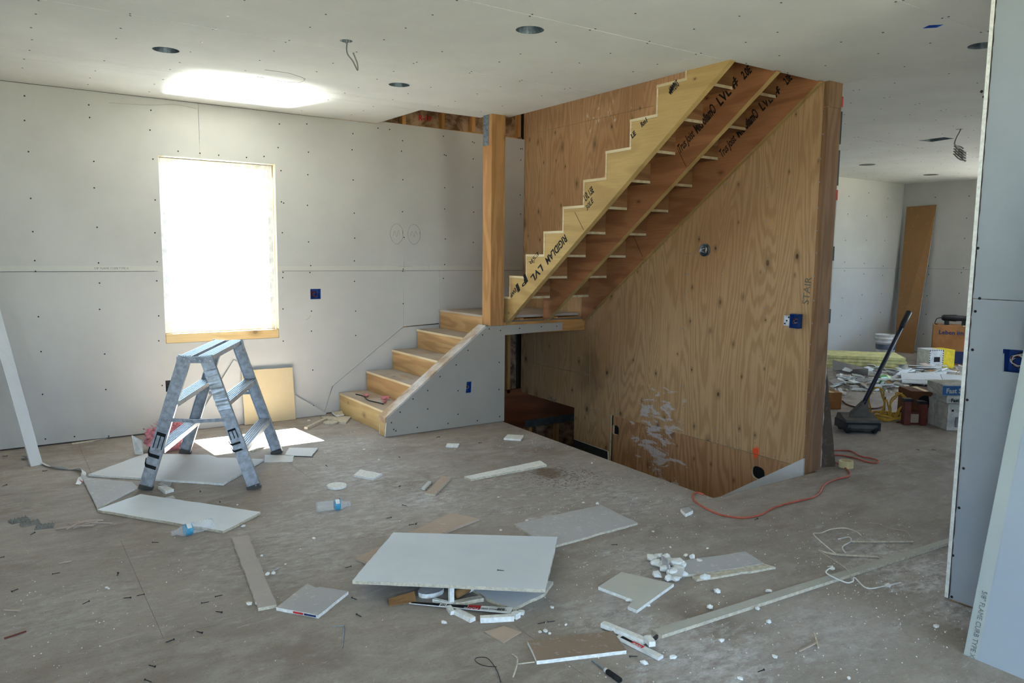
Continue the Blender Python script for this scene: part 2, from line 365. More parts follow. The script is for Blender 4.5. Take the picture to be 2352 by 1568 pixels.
    def holed(s, outer, holes, put, t0, t1, mi=0, side=None):   # polygon with holes; put(a, b, t) -> 3D
        loops = [outer] + holes
        tri = tessellate_polygon([[Vector((a, b, 0)) for a, b in l] for l in loops])
        flat = [p for l in loops for p in l]; k = len(s.v); n = len(flat)
        s.v += [tuple(put(a, b, t0)) for a, b in flat] + [tuple(put(a, b, t1)) for a, b in flat]
        for t in tri: s.f += [tuple(k + i for i in t), tuple(k + n + i for i in reversed(t))]; s.m += [mi, mi]
        o = 0
        for l in loops:
            for i in range(len(l)):
                a, b = o + i, o + (i + 1) % len(l); s.f.append((k + a, k + b, k + n + b, k + n + a)); s.m.append(mi if side is None else side)
            o += len(l)
        return s
    def build(s, name, mats, parent=None, smooth=False): return mk(name, s.v, s.f, mats, parent, smooth, s.m)
def box(name, a, b, mat, parent=None, bevel=0):
    o = G().box(a, b).build(name, mat, parent)
    if bevel:
        md = o.modifiers.new('b', 'BEVEL'); md.width = bevel; md.segments = 2
    return o
def spline(pts, k=6, closed=False):
    P = [Vector(p) for p in pts]; out = []; n = len(P)
    for i in range(n - 1):
        a, b, c, d = P[max(i - 1, 0)], P[i], P[i + 1], P[min(i + 2, n - 1)]
        for j in range(k):
            t = j / k
            out.append(.5 * ((2 * b) + (c - a) * t + (2 * a - 5 * b + 4 * c - d) * t * t + (3 * b - a - 3 * c + d) * t ** 3))
    out.append(P[-1]); return out
def circ(cx, cy, r, n=28): return [(cx + r * math.cos(2 * math.pi * i / n), cy + r * math.sin(2 * math.pi * i / n)) for i in range(n)]
def rectp(x0, x1, y0, y1): return [(x0, y0), (x1, y0), (x1, y1), (x0, y1)]
def text(body, size, origin, xd, yd, mat, parent, bold=0, shear=0, stretch=1, name='lettering', align='LEFT', fit=0):
    c = bpy.data.curves.new(name, 'FONT'); c.body = body; c.size = size; c.offset = bold; c.shear = shear; c.extrude = .0004; c.align_x = align
    c.resolution_u = 3; c.materials.append(mat)
    o = bpy.data.objects.new(name, c); link(o, parent)
    if fit: FITS[o.name] = fit
    x = Vector(xd).normalized(); y = Vector(yd); y = (y - x * y.dot(x)).normalized(); z = x.cross(y)
    o.matrix_basis = Matrix(((x.x * stretch, y.x, z.x, origin[0]), (x.y * stretch, y.y, z.y, origin[1]), (x.z * stretch, y.z, z.z, origin[2]), (0, 0, 0, 1)))
    return o
FITS = {}
def clip(poly, a, b, c):                          # keep a*x + b*y <= c
    out = []
    for i, p in enumerate(poly):
        q = poly[(i + 1) % len(poly)]; dp = a * p[0] + b * p[1] - c; dq = a * q[0] + b * q[1] - c
        if dp <= 0: out.append(p)
        if (dp < 0 < dq) or (dq < 0 < dp):
            t = dp / (dp - dq); out.append((p[0] + t * (q[0] - p[0]), p[1] + t * (q[1] - p[1])))
    return out
def area(p): return abs(sum(p[i][0] * p[(i + 1) % len(p)][1] - p[(i + 1) % len(p)][0] * p[i][1] for i in range(len(p)))) / 2
def inset(poly, d):
    cx = sum(p[0] for p in poly) / len(poly); cy = sum(p[1] for p in poly) / len(poly); n = len(poly); out = []
    A = sum(poly[i][0] * poly[(i + 1) % n][1] - poly[(i + 1) % n][0] * poly[i][1] for i in range(n))
    sg = 1 if A > 0 else -1
    for i in range(n):
        p0, p, p1 = Vector(poly[i - 1]), Vector(poly[i]), Vector(poly[(i + 1) % n])
        e0 = (p - p0).normalized(); e1 = (p1 - p).normalized()
        n0 = Vector((-e0.y, e0.x)) * sg; n1 = Vector((-e1.y, e1.x)) * sg; b = n0 + n1
        b = b / max(.35, b.dot(n0)) if b.length > 1e-6 else n0
        out.append(tuple(p + b * d))
    return out
def jag(poly, amp, seg=.05, keep=()):             # rough broken outline
    out = []
    for i, p in enumerate(poly):
        q = poly[(i + 1) % len(poly)]; p, q = Vector(p), Vector(q); L_ = (q - p).length
        out.append(tuple(p))
        if i in keep: continue
        k = int(L_ / seg); d = (q - p).normalized() if L_ > 0 else Vector((1, 0)); nn = Vector((-d.y, d.x))
        for j in range(1, k): out.append(tuple(p + (q - p) * (j / k) + nn * random.uniform(-amp, amp)))
    return out
# plane of the plywood wall, the stairs and the well leans by a degree
def px(y, a=4.765): return a - .022 * (5.65 - y)
def ply(y, z, off=0.0): return Vector((px(y) + off, y, z))
def zc(y): return 2.743 - .0105 * (6.8 - y)
CY = 6.8                                          # face of the back wall

# ---------------------------------------------------------------- floor
floor = struct('floor', 'dusty plywood subfloor littered with cut drywall scraps and screws', 'floor')
def xe(y): return 3.772 - .0345 * (5.65 - y)      # left edge of the stairwell
WELL_Y = 3.11
def zones_floor(p):
    z1 = clip(p, 0, 1, WELL_Y)
    z2 = clip(clip(p, 0, -1, -WELL_Y), 1, -.0345, 3.772 - .0345 * 5.65)
    z3 = clip(clip(p, 0, -1, -WELL_Y), -1, .022, -(4.85 - .022 * 5.65))
    return [z for z in (z1, z2, z3) if len(z) > 2 and area(z) > .002]
def add_floor():
    xs = [-2.4, -.75, 1.69, 4.13, 6.57, 9.01, 11.45, 12.6]; row = 0; y = -3.0
    while y < 6.95:
        y1 = min(y + 1.22, 6.95); sh = (row % 2) * 1.22
        br = [-2.4] + [x - sh for x in xs[1:-1] if -2.3 < x - sh < 12.5] + ([11.45] if sh else []) + [12.6]
        for a, b in zip(br, br[1:]):
            for z in zones_floor(rectp(a, b, y, y1)):
                q = inset(z, .0007)
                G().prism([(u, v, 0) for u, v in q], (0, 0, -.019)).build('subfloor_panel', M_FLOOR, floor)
        y = y1; row += 1
    zf = zones_floor(rectp(-2.4, 12.6, -3.0, 6.95)); zf[-1] = clip(zf[-1], 0, 1, 5.2)
    for z in zf:
        G().prism([(u, v, -.0195) for u, v in inset(z, .004)], (0, 0, -.26)).build('joist_layer', M_BACK, floor)
    # pale sheared edge of the subfloor along the stairwell
    G().prism([(xe(5.64) - .012, 5.64, -.02), (xe(5.64) + .004, 5.64, -.02), (xe(WELL_Y) + .004, WELL_Y - .004, -.02), (xe(WELL_Y) - .012, WELL_Y, -.02)], (0, 0, .018)).build('edge_strip', M_TREAD, floor)
add_floor()

# ---------------------------------------------------------------- back wall (window wall)
SCREWS = []
wb = struct('wall_back', 'grey drywall wall with window, behind stepladder and stairs')
def putY(a, b, t): return (a, t, b)
WIN = (1.147, 2.095, .752, 2.292)
OUTB = [(2.441,1.140), (1.163,0.393)]
ob = [rectp(x - s, x + s, z - .048, z + .048) for (x, z), s in zip(OUTB, (.05, .032))]
XJ = 3.335; JZ = 1.353
def panelY(name, outer, holes=(), mat=None, par=None, y0=CY, t=.0145): return G().holed(outer, list(holes), putY, y0, y0 + t, 0, 1).build(name, [mat or M_WALL, M_GYP], par or wb)
g_ = .0016
pw = rectp(WIN[0], WIN[1], WIN[2], WIN[3])
up = [(-2.4, JZ + g_), (WIN[0], JZ + g_), (WIN[0], WIN[3]), (1.469 - g_, WIN[3]), (1.469 - g_, zc(CY) - .004), (-2.4, zc(CY) - .004)]
panelY('drywall_panel', up)
panelY('drywall_panel', [(1.469 + g_, WIN[3]), (WIN[1], WIN[3]), (WIN[1], JZ + g_), (4.784, JZ + g_), (4.784, 2.752), (3.09, 2.765), (3.07, zc(CY) - .004), (1.469 + g_, zc(CY) - .004)])
# lower course, cut round the stairs
cut = [(3.327, .79), (2.594, .269)]
panelY('drywall_panel', [(-2.4, .012), (2.50, .012), (2.585, .262), (3.327, .795), (XJ - g_, .80), (XJ - g_, JZ - g_), (WIN[1], JZ - g_), (WIN[1], WIN[2]), (WIN[0], WIN[2]), (WIN[0], JZ - g_), (-2.4, JZ - g_)], ob)
panelY('drywall_panel', [(XJ + g_, .80), (3.741, .815), (3.741, JZ - g_), (XJ + g_, JZ - g_)])
panelY('drywall_panel', [(3.744, .80), (4.784, .80), (4.784, JZ - g_), (3.744, JZ - g_)])
panelY('drywall_panel', [(2.504, .012), (2.68, .012), (3.745, .2), (3.745, .805), (3.33, .79), (2.597, .264)], (), None, wb, CY + .004)
for a, b in ((-2.4, 1.14), (2.10, 4.75)):         # factory tapered edge at the joint
    box('tapered_edge', (a, CY - .0012, JZ + .004), (b, CY, JZ + .045), M_TAPER, wb)
text('5/8" FLAME CURB TYPE X', .022, ((0.648,1.375)[0], CY - .0015, (0.648,1.375)[1] - .004), (1, 0, 0), (0, 0, 1), M_PRINT, wb)
# studs, plates and sheathing behind the board, insulation in the bays
def wall_stud(x, z0, z1, y0=CY + .016): box('stud', (x - .019, y0, z0), (x + .019, y0 + .13, z1), M_STUD, wb)
for x in ((3.363,2.808)[0], (3.796,2.833)[0], (4.153,2.848)[0], (4.730,2.885)[0] - .004, 2.95): wall_stud(x, 2.70, 5.2)
for x in (3.35, 3.85, 4.62): wall_stud(x, 0, .8)
box('plate', (2.7, CY + .016, 2.685), (4.757, CY + .146, 2.735 + .033), M_STUD, wb)
box('plate', (3.2, CY + .016, 0.0), (4.79, CY + .146, .04), M_PLYRED, wb)
box('sheathing', (-2.6, 6.952, 2.36), (12.8, 6.975, 5.4), M_BACK, wb); box('sheathing', (-2.6, 6.952, -2.8), (12.8, 6.975, .70), M_BACK, wb)
box('sheathing', (-2.6, 6.952, .70), (1.12, 6.975, 2.36), M_BACK, wb); box('sheathing', (2.12, 6.952, .70), (12.8, 6.975, 2.36), M_BACK, wb)
def batt(x0, x1, z0, z1, y, par):
    n, m = 9, 16; vs = []; fs = []
    for j in range(m + 1):
        for i in range(n + 1):
            u, v = i / n, j / m; e = min(u, 1 - u) * 2
            vs.append((x0 + (x1 - x0) * u, y + .035 * (1 - e ** .5) + .016 * math.sin(v * 9 + 5 * u + x0 * 7) * e + random.uniform(-.008, .008), z0 + (z1 - z0) * v))
    for j in range(m):
        for i in range(n): a = j * (n + 1) + i; fs.append((a, a + 1, a + n + 2, a + n + 1))
    return mk('insulation_batt', vs, fs, M_BATT, par, True)
for x0, x1 in ((2.97, 3.34), (3.385, 3.775), (3.82, 4.13), (4.175, 4.705)): batt(x0, x1, 2.77, 3.9, CY + .04, wb)
for x0, x1 in ((3.37, 3.83), (3.87, 4.60), (4.64, 4.76)): batt(x0, x1, .03, .80, CY + .05, wb)
_p = (3.528,2.854)
text('R-19', .075, ((3.519,2.824)[0], CY + .020, (3.519,2.824)[1]), (1, 0, 0), (0, 0, 1), M_RED, wb, .002)
# pencil circles and marks
def ring_y(cx, cz, rx, rz, n=30, ph=0): return [(cx + rx * math.cos(ph + 6.6 * i / n) * (1 + .05 * math.sin(i)), CY - .0008, cz + rz * math.sin(ph + 6.6 * i / n)) for i in range(n + 1)]
g = G()
for cpx, cpy in ((910, 536), (952, 539)):
    (x, z) = {910: (3.267,1.711), 952: (3.456,1.711)}[cpx]
    g.tube(ring_y(x, z, .068, .098), .0012, 4)
    g.tube(spline([(x - .04, CY - .0008, z - .02), (x - .02, CY - .0008, z + .03), (x, CY - .0008, z - .03), (x + .02, CY - .0008, z + .035), (x + .035, CY - .0008, z - .01)], 5), .001, 4)
(x, z) = (3.345,1.393); g.tube([(x, CY - .0008, z - .06), (x, CY - .0008, z + .06)], .001, 4); g.tube([(x - .07, CY - .0008, z), (x + .09, CY - .0008, z + .004)], .001, 4)
(x, z) = (3.616,1.389); g.tube([(x, CY - .0008, z - .02), (x, CY - .0008, z + .02)], .001, 4)
(x, z) = (2.345,0.902); g.tube(spline([(x, CY - .0008, z), (x + .03, CY - .0008, z + .02), (x + .045, CY - .0008, z + .045)], 4), .0012, 4)
pm = [(0.809,2.665),(0.962,2.673),(1.121,2.685),(1.284,2.708),(1.458,2.693)]
g.tube(spline([(a, CY - .0008, b) for a, b in pm], 5), .0009, 4)
g.build('pencil_mark', M_PENCIL, wb)
# drywall screws of the back wall, in rows along the studs
def screw_rows(cols, zs, skip=None, jx=.012):
    out = []
    for x in cols:
        for z in zs:
            if skip and skip(x, z): continue
            xx, zz = x + random.uniform(-jx, jx), z + random.uniform(-.06, .06)
            out.append((xx, zz))
            if random.random() < .12: out.append((xx + .02, zz + random.uniform(-.01, .01)))
    return out
g = G()
def dot(g, p, axis, r=.0062):
    n = 7; o = Vector(p); M = {'y': Matrix.Rotation(math.pi / 2, 4, 'X'), 'z': Matrix.Identity(4), 'x': Matrix.Rotation(math.pi / 2, 4, 'Y')}[axis]
    g.lathe([(r, -.0008), (r, .0008)], Matrix.Translation(o) @ M, n)
def in_win(x, z): return (WIN[0] - .02 < x < WIN[1] + .02 and WIN[2] - .02 < z < WIN[3] + .02) or (x > 2.55 and z < (x - 2.55) * .72 + .28)
zs_b = [.06, .42, .75, 1.02, 1.31, 1.395, 1.66, 1.95, 2.22, 2.48, 2.66]
for x, z in screw_rows([-1.9, -1.45, -.95, -.5, .25, .68, 1.10, 2.135, 2.39, 2.82, 3.335, 3.80, 4.14, 4.735], zs_b, in_win): dot(g, (x, CY - .0006, z), 'y')
for x in (1.3, 1.47, 1.62, 1.85, 2.0): dot(g, (x, CY - .0006, 2.33 + random.uniform(0, .03)), 'y')
for x in (.45, .95, 1.4): dot(g, (x, CY - .0006, .05), 'y')
for x in (3.08, 3.2): dot(g, (x, CY - .0006, 2.70), 'y')
s_ = g.build('screw_heads', M_SCREW, wb); s_['kind'] = 'stuff'
# ---------------------------------------------------------------- window
w1 = struct('window_1', 'overexposed window in bare wood rough opening above stepladder', 'window', (1.62, 6.9, .78))
x0, x1, z0, z1 = WIN
box('sill', (x0 - .03, CY + .0145, z0 - .05), (x1 + .03, 6.93, z0 + .06), M_SILL, w1, .003)
box('sill_board', (x0 + .004, CY + .002, z0 + .001), (x1 - .004, 6.93, z0 + .078), M_SILL, w1, .004)
box('jamb', (x1 - .005, CY + .004, z0 + .08), (x1 + .04, 6.94, z1 + .03), M_JAMB, w1, .002)
box('jamb', (x0 - .04, CY + .0145, z0 + .08), (x0 + .004, 6.94, z1 + .03), M_VINYL, w1, .002)
box('header', (x0 - .03, CY + .004, z1 - .005), (x1 + .03, 6.94, z1 + .12), M_JAMB, w1, .002)
fr = G(); fw = .042
for a, b, c, d in ((x0 + .008, x0 + .008 + fw, z0 + .08, z1 - .010), (x1 - .012 - fw, x1 - .012, z0 + .08, z1 - .010), (x0 + .008 + fw, x1 - .012 - fw, z0 + .08, z0 + .08 + fw), (x0 + .008 + fw, x1 - .012 - fw, z1 - .010 - fw, z1 - .010)):
    fr.box((a, 6.865, c), (b, 6.955, d)); 
fr.build('window_frame', M_VINYL, w1)
box('pane', (x0 + .045, 6.925, z0 + .115), (x1 - .06, 6.929, z1 - .05), M_GLASS, w1)
# outside
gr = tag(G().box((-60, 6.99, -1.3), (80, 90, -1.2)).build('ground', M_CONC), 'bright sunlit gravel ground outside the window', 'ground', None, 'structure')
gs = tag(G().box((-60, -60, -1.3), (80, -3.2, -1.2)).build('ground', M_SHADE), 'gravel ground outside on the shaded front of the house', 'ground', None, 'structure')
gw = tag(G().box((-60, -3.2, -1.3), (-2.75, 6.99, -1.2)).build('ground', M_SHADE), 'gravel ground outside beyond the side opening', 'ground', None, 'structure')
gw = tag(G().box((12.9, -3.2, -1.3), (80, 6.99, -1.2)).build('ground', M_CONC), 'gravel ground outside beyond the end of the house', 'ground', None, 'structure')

# ---------------------------------------------------------------- ceiling
ce = struct('ceiling', 'grey drywall ceiling with open can light holes and screw rows', 'ceiling')
def zones_ceil(p):
    e1 = clip(p, 0, 1, 3.20)                                     # in front of the stair opening
    q = clip(p, 0, -1, -3.20)
    e2 = clip(clip(q, 0, 1, 5.71), 1, -.0385, 3.846 - .0385 * 5.5)
    e3 = clip(clip(clip(q, 0, -1, -5.71), 0, 1, 5.90), 1, 0, 3.665)
    e4 = clip(clip(q, 0, -1, -5.90), 1, 0, 3.07)
    e5 = clip(q, -1, .022, -(4.86 - .022 * 5.65))
    return [z for z in (e1, e2, e3, e4, e5) if len(z) > 2 and area(z) > .002]
CANS = [(0.928,5.100), (2.481,5.105), (2.426,3.412), (4.589,2.124)]
SMALL = [(1.724,4.227), (7.408,3.580)]
RECT = [[(4.009,2.161),(3.979,2.108),(4.023,2.055),(4.054,2.107)], [(7.826,4.184),(7.785,3.901),(7.946,3.879),(8.021,4.139)]]
holes = [(circ(x, y, .076), x, y) for x, y in CANS] + [(circ(x, y, .036, 14), x, y) for x, y in SMALL]
holes += [(r, sum(p[0] for p in r) / 4, sum(p[1] for p in r) / 4) for r in RECT]
def putZ(a, b, t): return (a, b, zc(b) + t)
row = [-3.0, -1.66, -.44, .78, 1.995, 3.20, 4.44, 5.66, 6.81]
brk = {0: [0, 4], 1: [2, 6], 2: [-.5, 3.4, 7], 3: [1.6, 5.26, 9], 4: [4.86, 8.2], 5: [3.55, 6.6, 9.7], 6: [8.2, 11], 7: [7, 10.2]}
for i in range(len(row) - 1):
    xs = [-2.45] + brk[i] + [12.5]
    for a, b in zip(xs, xs[1:]):
        for z in zones_ceil(rectp(a, b, row[i], row[i + 1])):
            q = inset(z, .0022)
            def inside(x, y): return all((q[(k + 1) % len(q)][0] - q[k][0]) * (y - q[k][1]) - (q[(k + 1) % len(q)][1] - q[k][1]) * (x - q[k][0]) > 0 for k in range(len(q)))
            hs = [h for h, x, y in holes if inside(x, y)]
            G().holed(q, hs, putZ, 0, .0145, 0, 1).build('ceiling_panel', [M_CEIL, M_GYP], ce)
for z in zones_ceil(rectp(-2.45, 12.5, -3.0, 6.95)):
    G().prism([(a, b, zc(b) + .16) for a, b in inset(z, .003)], (0, 0, .15)).build('joist_deck', M_BACK, ce)
g = G()
for yj in (1.995, 3.20, 4.44, 5.66, .78):
    x = -2.2
    while x < 12:
        x += .407
        for k in range(1 if yj > 5 else 2):
            yy = yj + (-.02, .02)[k] + random.uniform(-.006, .006)
            if zones_ceil(rectp(x - .03, x + .03, yy - .03, yy + .03)): dot(g, (x + random.uniform(-.01, .01), yy, zc(yy) - .0006), 'z', .0055)
        for k in range(3):
            yy = yj + .3 * (k + 1) + random.uniform(-.05, .05)
            if yy < 6.75 and len(zones_ceil(rectp(x - .03, x + .03, yy - .03, yy + .03))) == 1 and random.random() < .8: dot(g, (x + random.uniform(-.015, .015), yy, zc(yy) - .0006), 'z', .0055)
s_ = g.build('screw_heads', M_SCREW, ce); s_['kind'] = 'stuff'
# spackle skim at a joint end and a pencil outline
g = G()
pp = [(1.561,5.240),(1.651,5.232),(1.727,5.237),(1.843,5.312),(1.883,5.384),(1.883,5.475),(1.803,5.520),(1.687,5.524)]
g.tube([(a, b, zc(b) - .0008) for a, b in pp], .0011, 4); pp = [(1.579,5.488),(1.626,5.485),(1.677,5.658)]; g.tube([(a, b, zc(b) - .0008) for a, b in pp], .0016, 4)
g.build('pencil_mark', M_PENCIL, ce)
can_txt = ['left of the hanging wire', 'small, between hanging wire and stair opening', 'largest, at the top middle', 'half hidden by the right wall end']
for (x, y), t in zip(CANS, can_txt):
    c = thing('recessed_can', 'round recessed light can in ceiling, ' + t, 'light fitting', (x, y, zc(y)), 'recessed cans in the ceiling')
    g = G(); g.lathe([(.0735, .012), (.0735, .13), (.02, .14)], Matrix.Translation((x, y, zc(y))), 24, 0, False); g.build('housing', M_GALV, c, True)
    G().lathe([(.0755, .0005), (.0755, .013), (.0725, .013), (.0725, .0005)], Matrix.Translation((x, y, zc(y))), 24, 0, False).build('rim', M_GALV, c)
    G().lathe([(.022, .08), (.026, .13)], Matrix.Translation((x, y, zc(y))), 12).build('socket', M_WHITE, c, True)
# ---------------------------------------------------------------- plywood wall beside the stairs
ws = struct('wall_stair', 'knotty plywood wall beside the stairwell, smeared with joint compound')
T = .018
def pput(y, z, t): return ply(y, z, t)
def sheet(outer, holes=(), mat=None, t0=0.0, t1=T): return G().holed(inset(outer, .0012), list(holes), pput, t0, t1, 0, 1).build('plywood_panel', [mat or M_PLY, M_PLYEDGE], ws)
YR = 3.14
sheet(rectp(YR, 4.9, 2.80, 5.2)); sheet(rectp(4.9, 6.83, 2.80, 5.2))
sheet(rectp(YR, 4.375, .026, 2.80)); sheet(rectp(4.375, 5.62, .02, 2.80)); sheet([(5.62, .356), (6.83, .350), (6.83, 2.80), (5.62, 2.80)])
sheet([(5.62, -.012), (6.83, -.004), (6.83, .348), (5.62, .354)], (), M_PLY)
sheet(rectp(5.62, 5.85, -1.3, .0), (), M_PLY); sheet(rectp(5.285, 5.62, -1.3, .018), (), M_PLY)
def blob(cy, cz, ry, rz, n=18, sq=.75): return [(cy + ry * math.copysign(abs(math.cos(a)) ** sq, math.cos(a)), cz + rz * math.copysign(abs(math.sin(a)) ** sq, math.sin(a))) for a in [2 * math.pi * i / n for i in range(n)]]
H1 = (5.217,-0.112); H2 = (3.566,-0.113)
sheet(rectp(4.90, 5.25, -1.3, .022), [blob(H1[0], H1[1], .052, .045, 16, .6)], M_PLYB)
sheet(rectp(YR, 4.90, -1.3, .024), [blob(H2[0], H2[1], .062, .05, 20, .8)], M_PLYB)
bk = G()
for y, z in (H1, H2): bk.box((-.001, -.09, -.09), (.001, .09, .09), 0, Matrix.Translation(ply(y, z, T + .003)))
bk.build('void_backing', M_DARK, ws)
G().holed(rectp(5.25, 5.287, -1.0, .02), [], pput, T + .002, T + .01).build('joint_gap', M_DARK, ws)
for y in [3.2, 3.6, 4.0, 4.4, 4.8, 5.2, 5.6, 6.0, 6.4, 6.8]:
    G().holed(rectp(y - .019, y + .019, -1.3 if y < 5.85 else .0, 5.2), [], pput, T + .006, T + .13).build('stud', M_STUD, ws)
# drywall with painted-in shadow and the white drywall triangle that follows the cellar steps
G().holed([(5.832,-0.331),(5.303,-0.337),(5.282,-0.563),(5.825,-0.564)], [], pput, -.0145, -.001, 0, 1).build('shaded_drywall', [plain('shaded_drywall_face', (48, 46, 44), .8), M_GYP], ws)
tri = [(3.142, .10), (3.142, -1.0), (5.1, -1.25), (5.1, -1.2)]
tri = [(3.165, .098), (3.165, -1.05), (4.9, -1.1), (4.9, -1.045)]
G().holed(tri, [], pput, -.0165, -.001, 0, 1).build('drywall_panel', [M_TOP, M_GYP], ws)
g = G()
for y0 in (YR + .03, 4.40, 4.355, 5.60, 5.64):
    for k in range(16):
        z = .1 + k * .16 + random.uniform(-.02, .02)
        p = ply(y0 + random.uniform(-.006, .006), z, -.0006); dot(g, p, 'x', .0055)
for y in (3.6, 4.0, 4.85, 5.2):
    for k in range(8): dot(g, ply(y + random.uniform(-.01, .01), .15 + k * .32 + random.uniform(-.05, .05), -.0006), 'x', .005)
for k in range(22): dot(g, ply(3.2 + k * .11, .045 + random.uniform(-.006, .006), -.0006), 'x', .005)
o_ = g.build('nail_heads', M_GALV, ws); o_['kind'] = 'stuff'
# dropped pencil notes
def ytext(body, size, yz, M, bold=0, ang=0, sh=0, st=1, off=-.0012, name='pencil_note', par=None):
    return text(body, size, ply(yz[0], yz[1], off), (-.022 * math.cos(ang), -math.cos(ang), math.sin(ang)), (.022 * math.sin(ang), math.sin(ang), math.cos(ang)), M, par or ws, bold, sh, st, name)
ytext('STAIR', .075, (3.206,1.190), M_PENCIL, .0005, math.radians(86))
ytext('24x4', .07, (6.311,0.012), M_PENCIL, .0005, math.radians(-12), .2)
# ragged old board and stud at the near end of that wall
bx = px(YR)
G().prism([(bx, YR - .002, -.02), (bx + .150, YR - .002, -.02), (bx + .150, YR + .036, -.02), (bx, YR + .036, -.02)], (0, 0, zc(YR) + .02 - .17)).build('end_stud', M_ENDST, ws)
G().prism([(bx, YR - .004, zc(YR) - .168), (bx + .150, YR - .004, zc(YR) - .168), (bx + .150, YR + .036, zc(YR) - .168), (bx, YR + .036, zc(YR) - .168)], (0, 0, .167)).build('end_block', M_ENDST, ws)
rag = [(bx + .152, .02)]; z = .02
while z < 2.70: rag.append((bx + .166 + random.uniform(-.006, .008), z)); z += random.uniform(.03, .07)
rag += [(bx + .152, 2.70)]
G().prism([(x, YR + .004, z) for x, z in rag], (0, .5, 0)).build('ragged_drywall_edge', M_TOP2, ws)
g = G()
for (z0_, z1_, mi) in ((2.30, 2.52, 0), (2.02, 2.26, 0), (2.55, 2.62, 1), (1.92, 1.99, 1), (1.5, 1.6, 0), (1.06, 1.16, 0)): g.box((bx + .152, YR + .0, z0_), (bx + .172, YR + .02, z1_), mi)
g.build('paper_shreds', [M_BLACK, M_RED], ws)
box('drywall_panel', (bx + .15, YR + .5, 0), (bx + .166, 6.78, 2.72), M_WALL, ws)

# ---------------------------------------------------------------- stairs: landing and lower flight
KN = 5.66
lo = thing('lower_staircase', 'short flight of raw wooden steps against the window wall, up to landing', 'stairs', (3.2, 6.2, 0))
RX = [2.652, 2.930, 3.205, 3.480, 3.737]; RZ = [0, .197, .387, .578, .768, .957]
for i in range(5):
    box('riser', (RX[i], 5.80, RZ[i] + .001), (RX[i] + .018, 6.785, RZ[i + 1] - .0205), M_RISERY if i == 0 else M_RISER, lo, .0015)
    xe_ = RX[i + 1] if i < 4 else 4.75
    ln = 6.79 if i < 4 else 6.798
    G().box((RX[i] - .004, 5.80 if i < 4 else 5.79, RZ[i + 1] - .020), (xe_, ln, RZ[i + 1]), [1, 0, 1, 1, 1, 1]).build('tread' if i < 4 else 'landing_deck', [M_TREAD, M_TREAD if i == 4 else M_PLYEDGE], lo)
for k in range(2):
    y = (5.84, 6.70)[k]
    G().prism([(2.68, y, .002), (3.74, y, .002), (3.74, y, .74), (3.50, y, .56), (3.22, y, .37), (2.95, y, .175), (2.68, y, .10)], (0, .04, 0)).build('stringer', M_STUD, lo)
# knee wall
wk = struct('wall_knee', 'sloping drywall knee wall with dusty wooden cap beside the lower steps')
face = [(2.604, .004), (3.79, .004), (3.79, .795), (4.45, .812), (4.45, .884), (3.60, .884), (2.618, .158)]
kb = (3.411,0.351)
hole = rectp(kb[0] - .028, kb[0] + .028, kb[1] - .05, kb[1] + .05); hole = [(x + (.006 if z > kb[1] else -.004), z) for x, z in hole]
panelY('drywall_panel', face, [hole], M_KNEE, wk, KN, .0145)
cap = [(2.539,0.227),(2.601,0.165),(3.621,0.895),(3.548,0.914)]
k0, k1 = (2.606, .165), (3.585, .893)
G().prism([(k0[0], KN + .002, k0[1]), (k1[0], KN + .002, k1[1]), (k1[0], KN + .002, k1[1] - .045), (k0[0], KN + .002, k0[1] - .045)], (0, .128, 0)).build('cap', M_CAP, wk)
G().prism([(2.608, KN + .014, .005), (2.645, KN + .014, .005), (2.645, KN + .014, .150), (2.608, KN + .014, .122)], (0, .106, 0)).build('end_stud', M_RISERY, wk)
panelY('drywall_panel', [(2.612, .004), (3.73, .004), (3.73, .9), (3.58, .885), (2.618, .158)], [], M_WALL, wk, 5.785, .0125)
for x in (3.0, 3.2, 3.7): box('stud', (x, KN + .016, .005), (x + .038, 5.78, .38 if x < 3.5 else .62), M_STUD, wk)
g = G()
for p in ((2.68, .06), (2.66, .12), (2.70, .045), (2.9, .05), (3.2, .05), (3.5, .04), (3.74, .05), (3.73, .3), (3.73, .55), (3.74, .84), (3.3, .33), (3.3, .12), (3.0, .2), (2.86, .3), (3.12, .47), (3.4, .68), (3.55, .81), (3.0, .36), (3.28, .56), (3.95, .85), (4.2, .855), (4.38, .85), (3.62, .86), (2.74, .2)): dot(g, (p[0], KN - .0006, p[1]), 'y')
o_ = g.build('screw_heads', M_SCREW, wk); o_['kind'] = 'stuff'
# landing framing: header beam, carrier, sill plate
lf = thing('landing_frame', 'wooden header beam under the stair landing, partly faced with drywall', 'beam', (4.3, KN + .03, .8))
box('header_beam', (3.79, KN + .016, .800), (4.742, KN + .054, .912), M_BEAM, lf, .003)
box('carrier', (3.81, KN + .075, .905), (4.742, KN + .11, .925), M_BEAM, lf)
box('hanger_strip', (3.80, KN + .02, .913), (4.742, KN + .07, .919), M_GALV, lf)
for x in (4.0, 4.4): box('joist', (x, KN + .06, .80), (x + .038, 6.78, .935), M_STUD, lf)
# corner post
po = thing('wooden_post', 'raw wooden post at the stair corner with steel strap at its top', 'post', (3.70, 5.735, .9))
box('post_body', (3.632, KN, .885), (3.776, 5.80, 2.95), M_POST, po, .003)
G().box((3.6295, 5.705, 2.47), (3.632, 5.80, 2.95)).build('strap', M_GALV, po)
g = G()
for k in range(9): dot(g, (3.629, 5.73 + (k % 2) * .045, 2.50 + k * .05), 'x', .005)
g.build('strap_nails', M_STEEL, po)['kind'] = 'stuff'
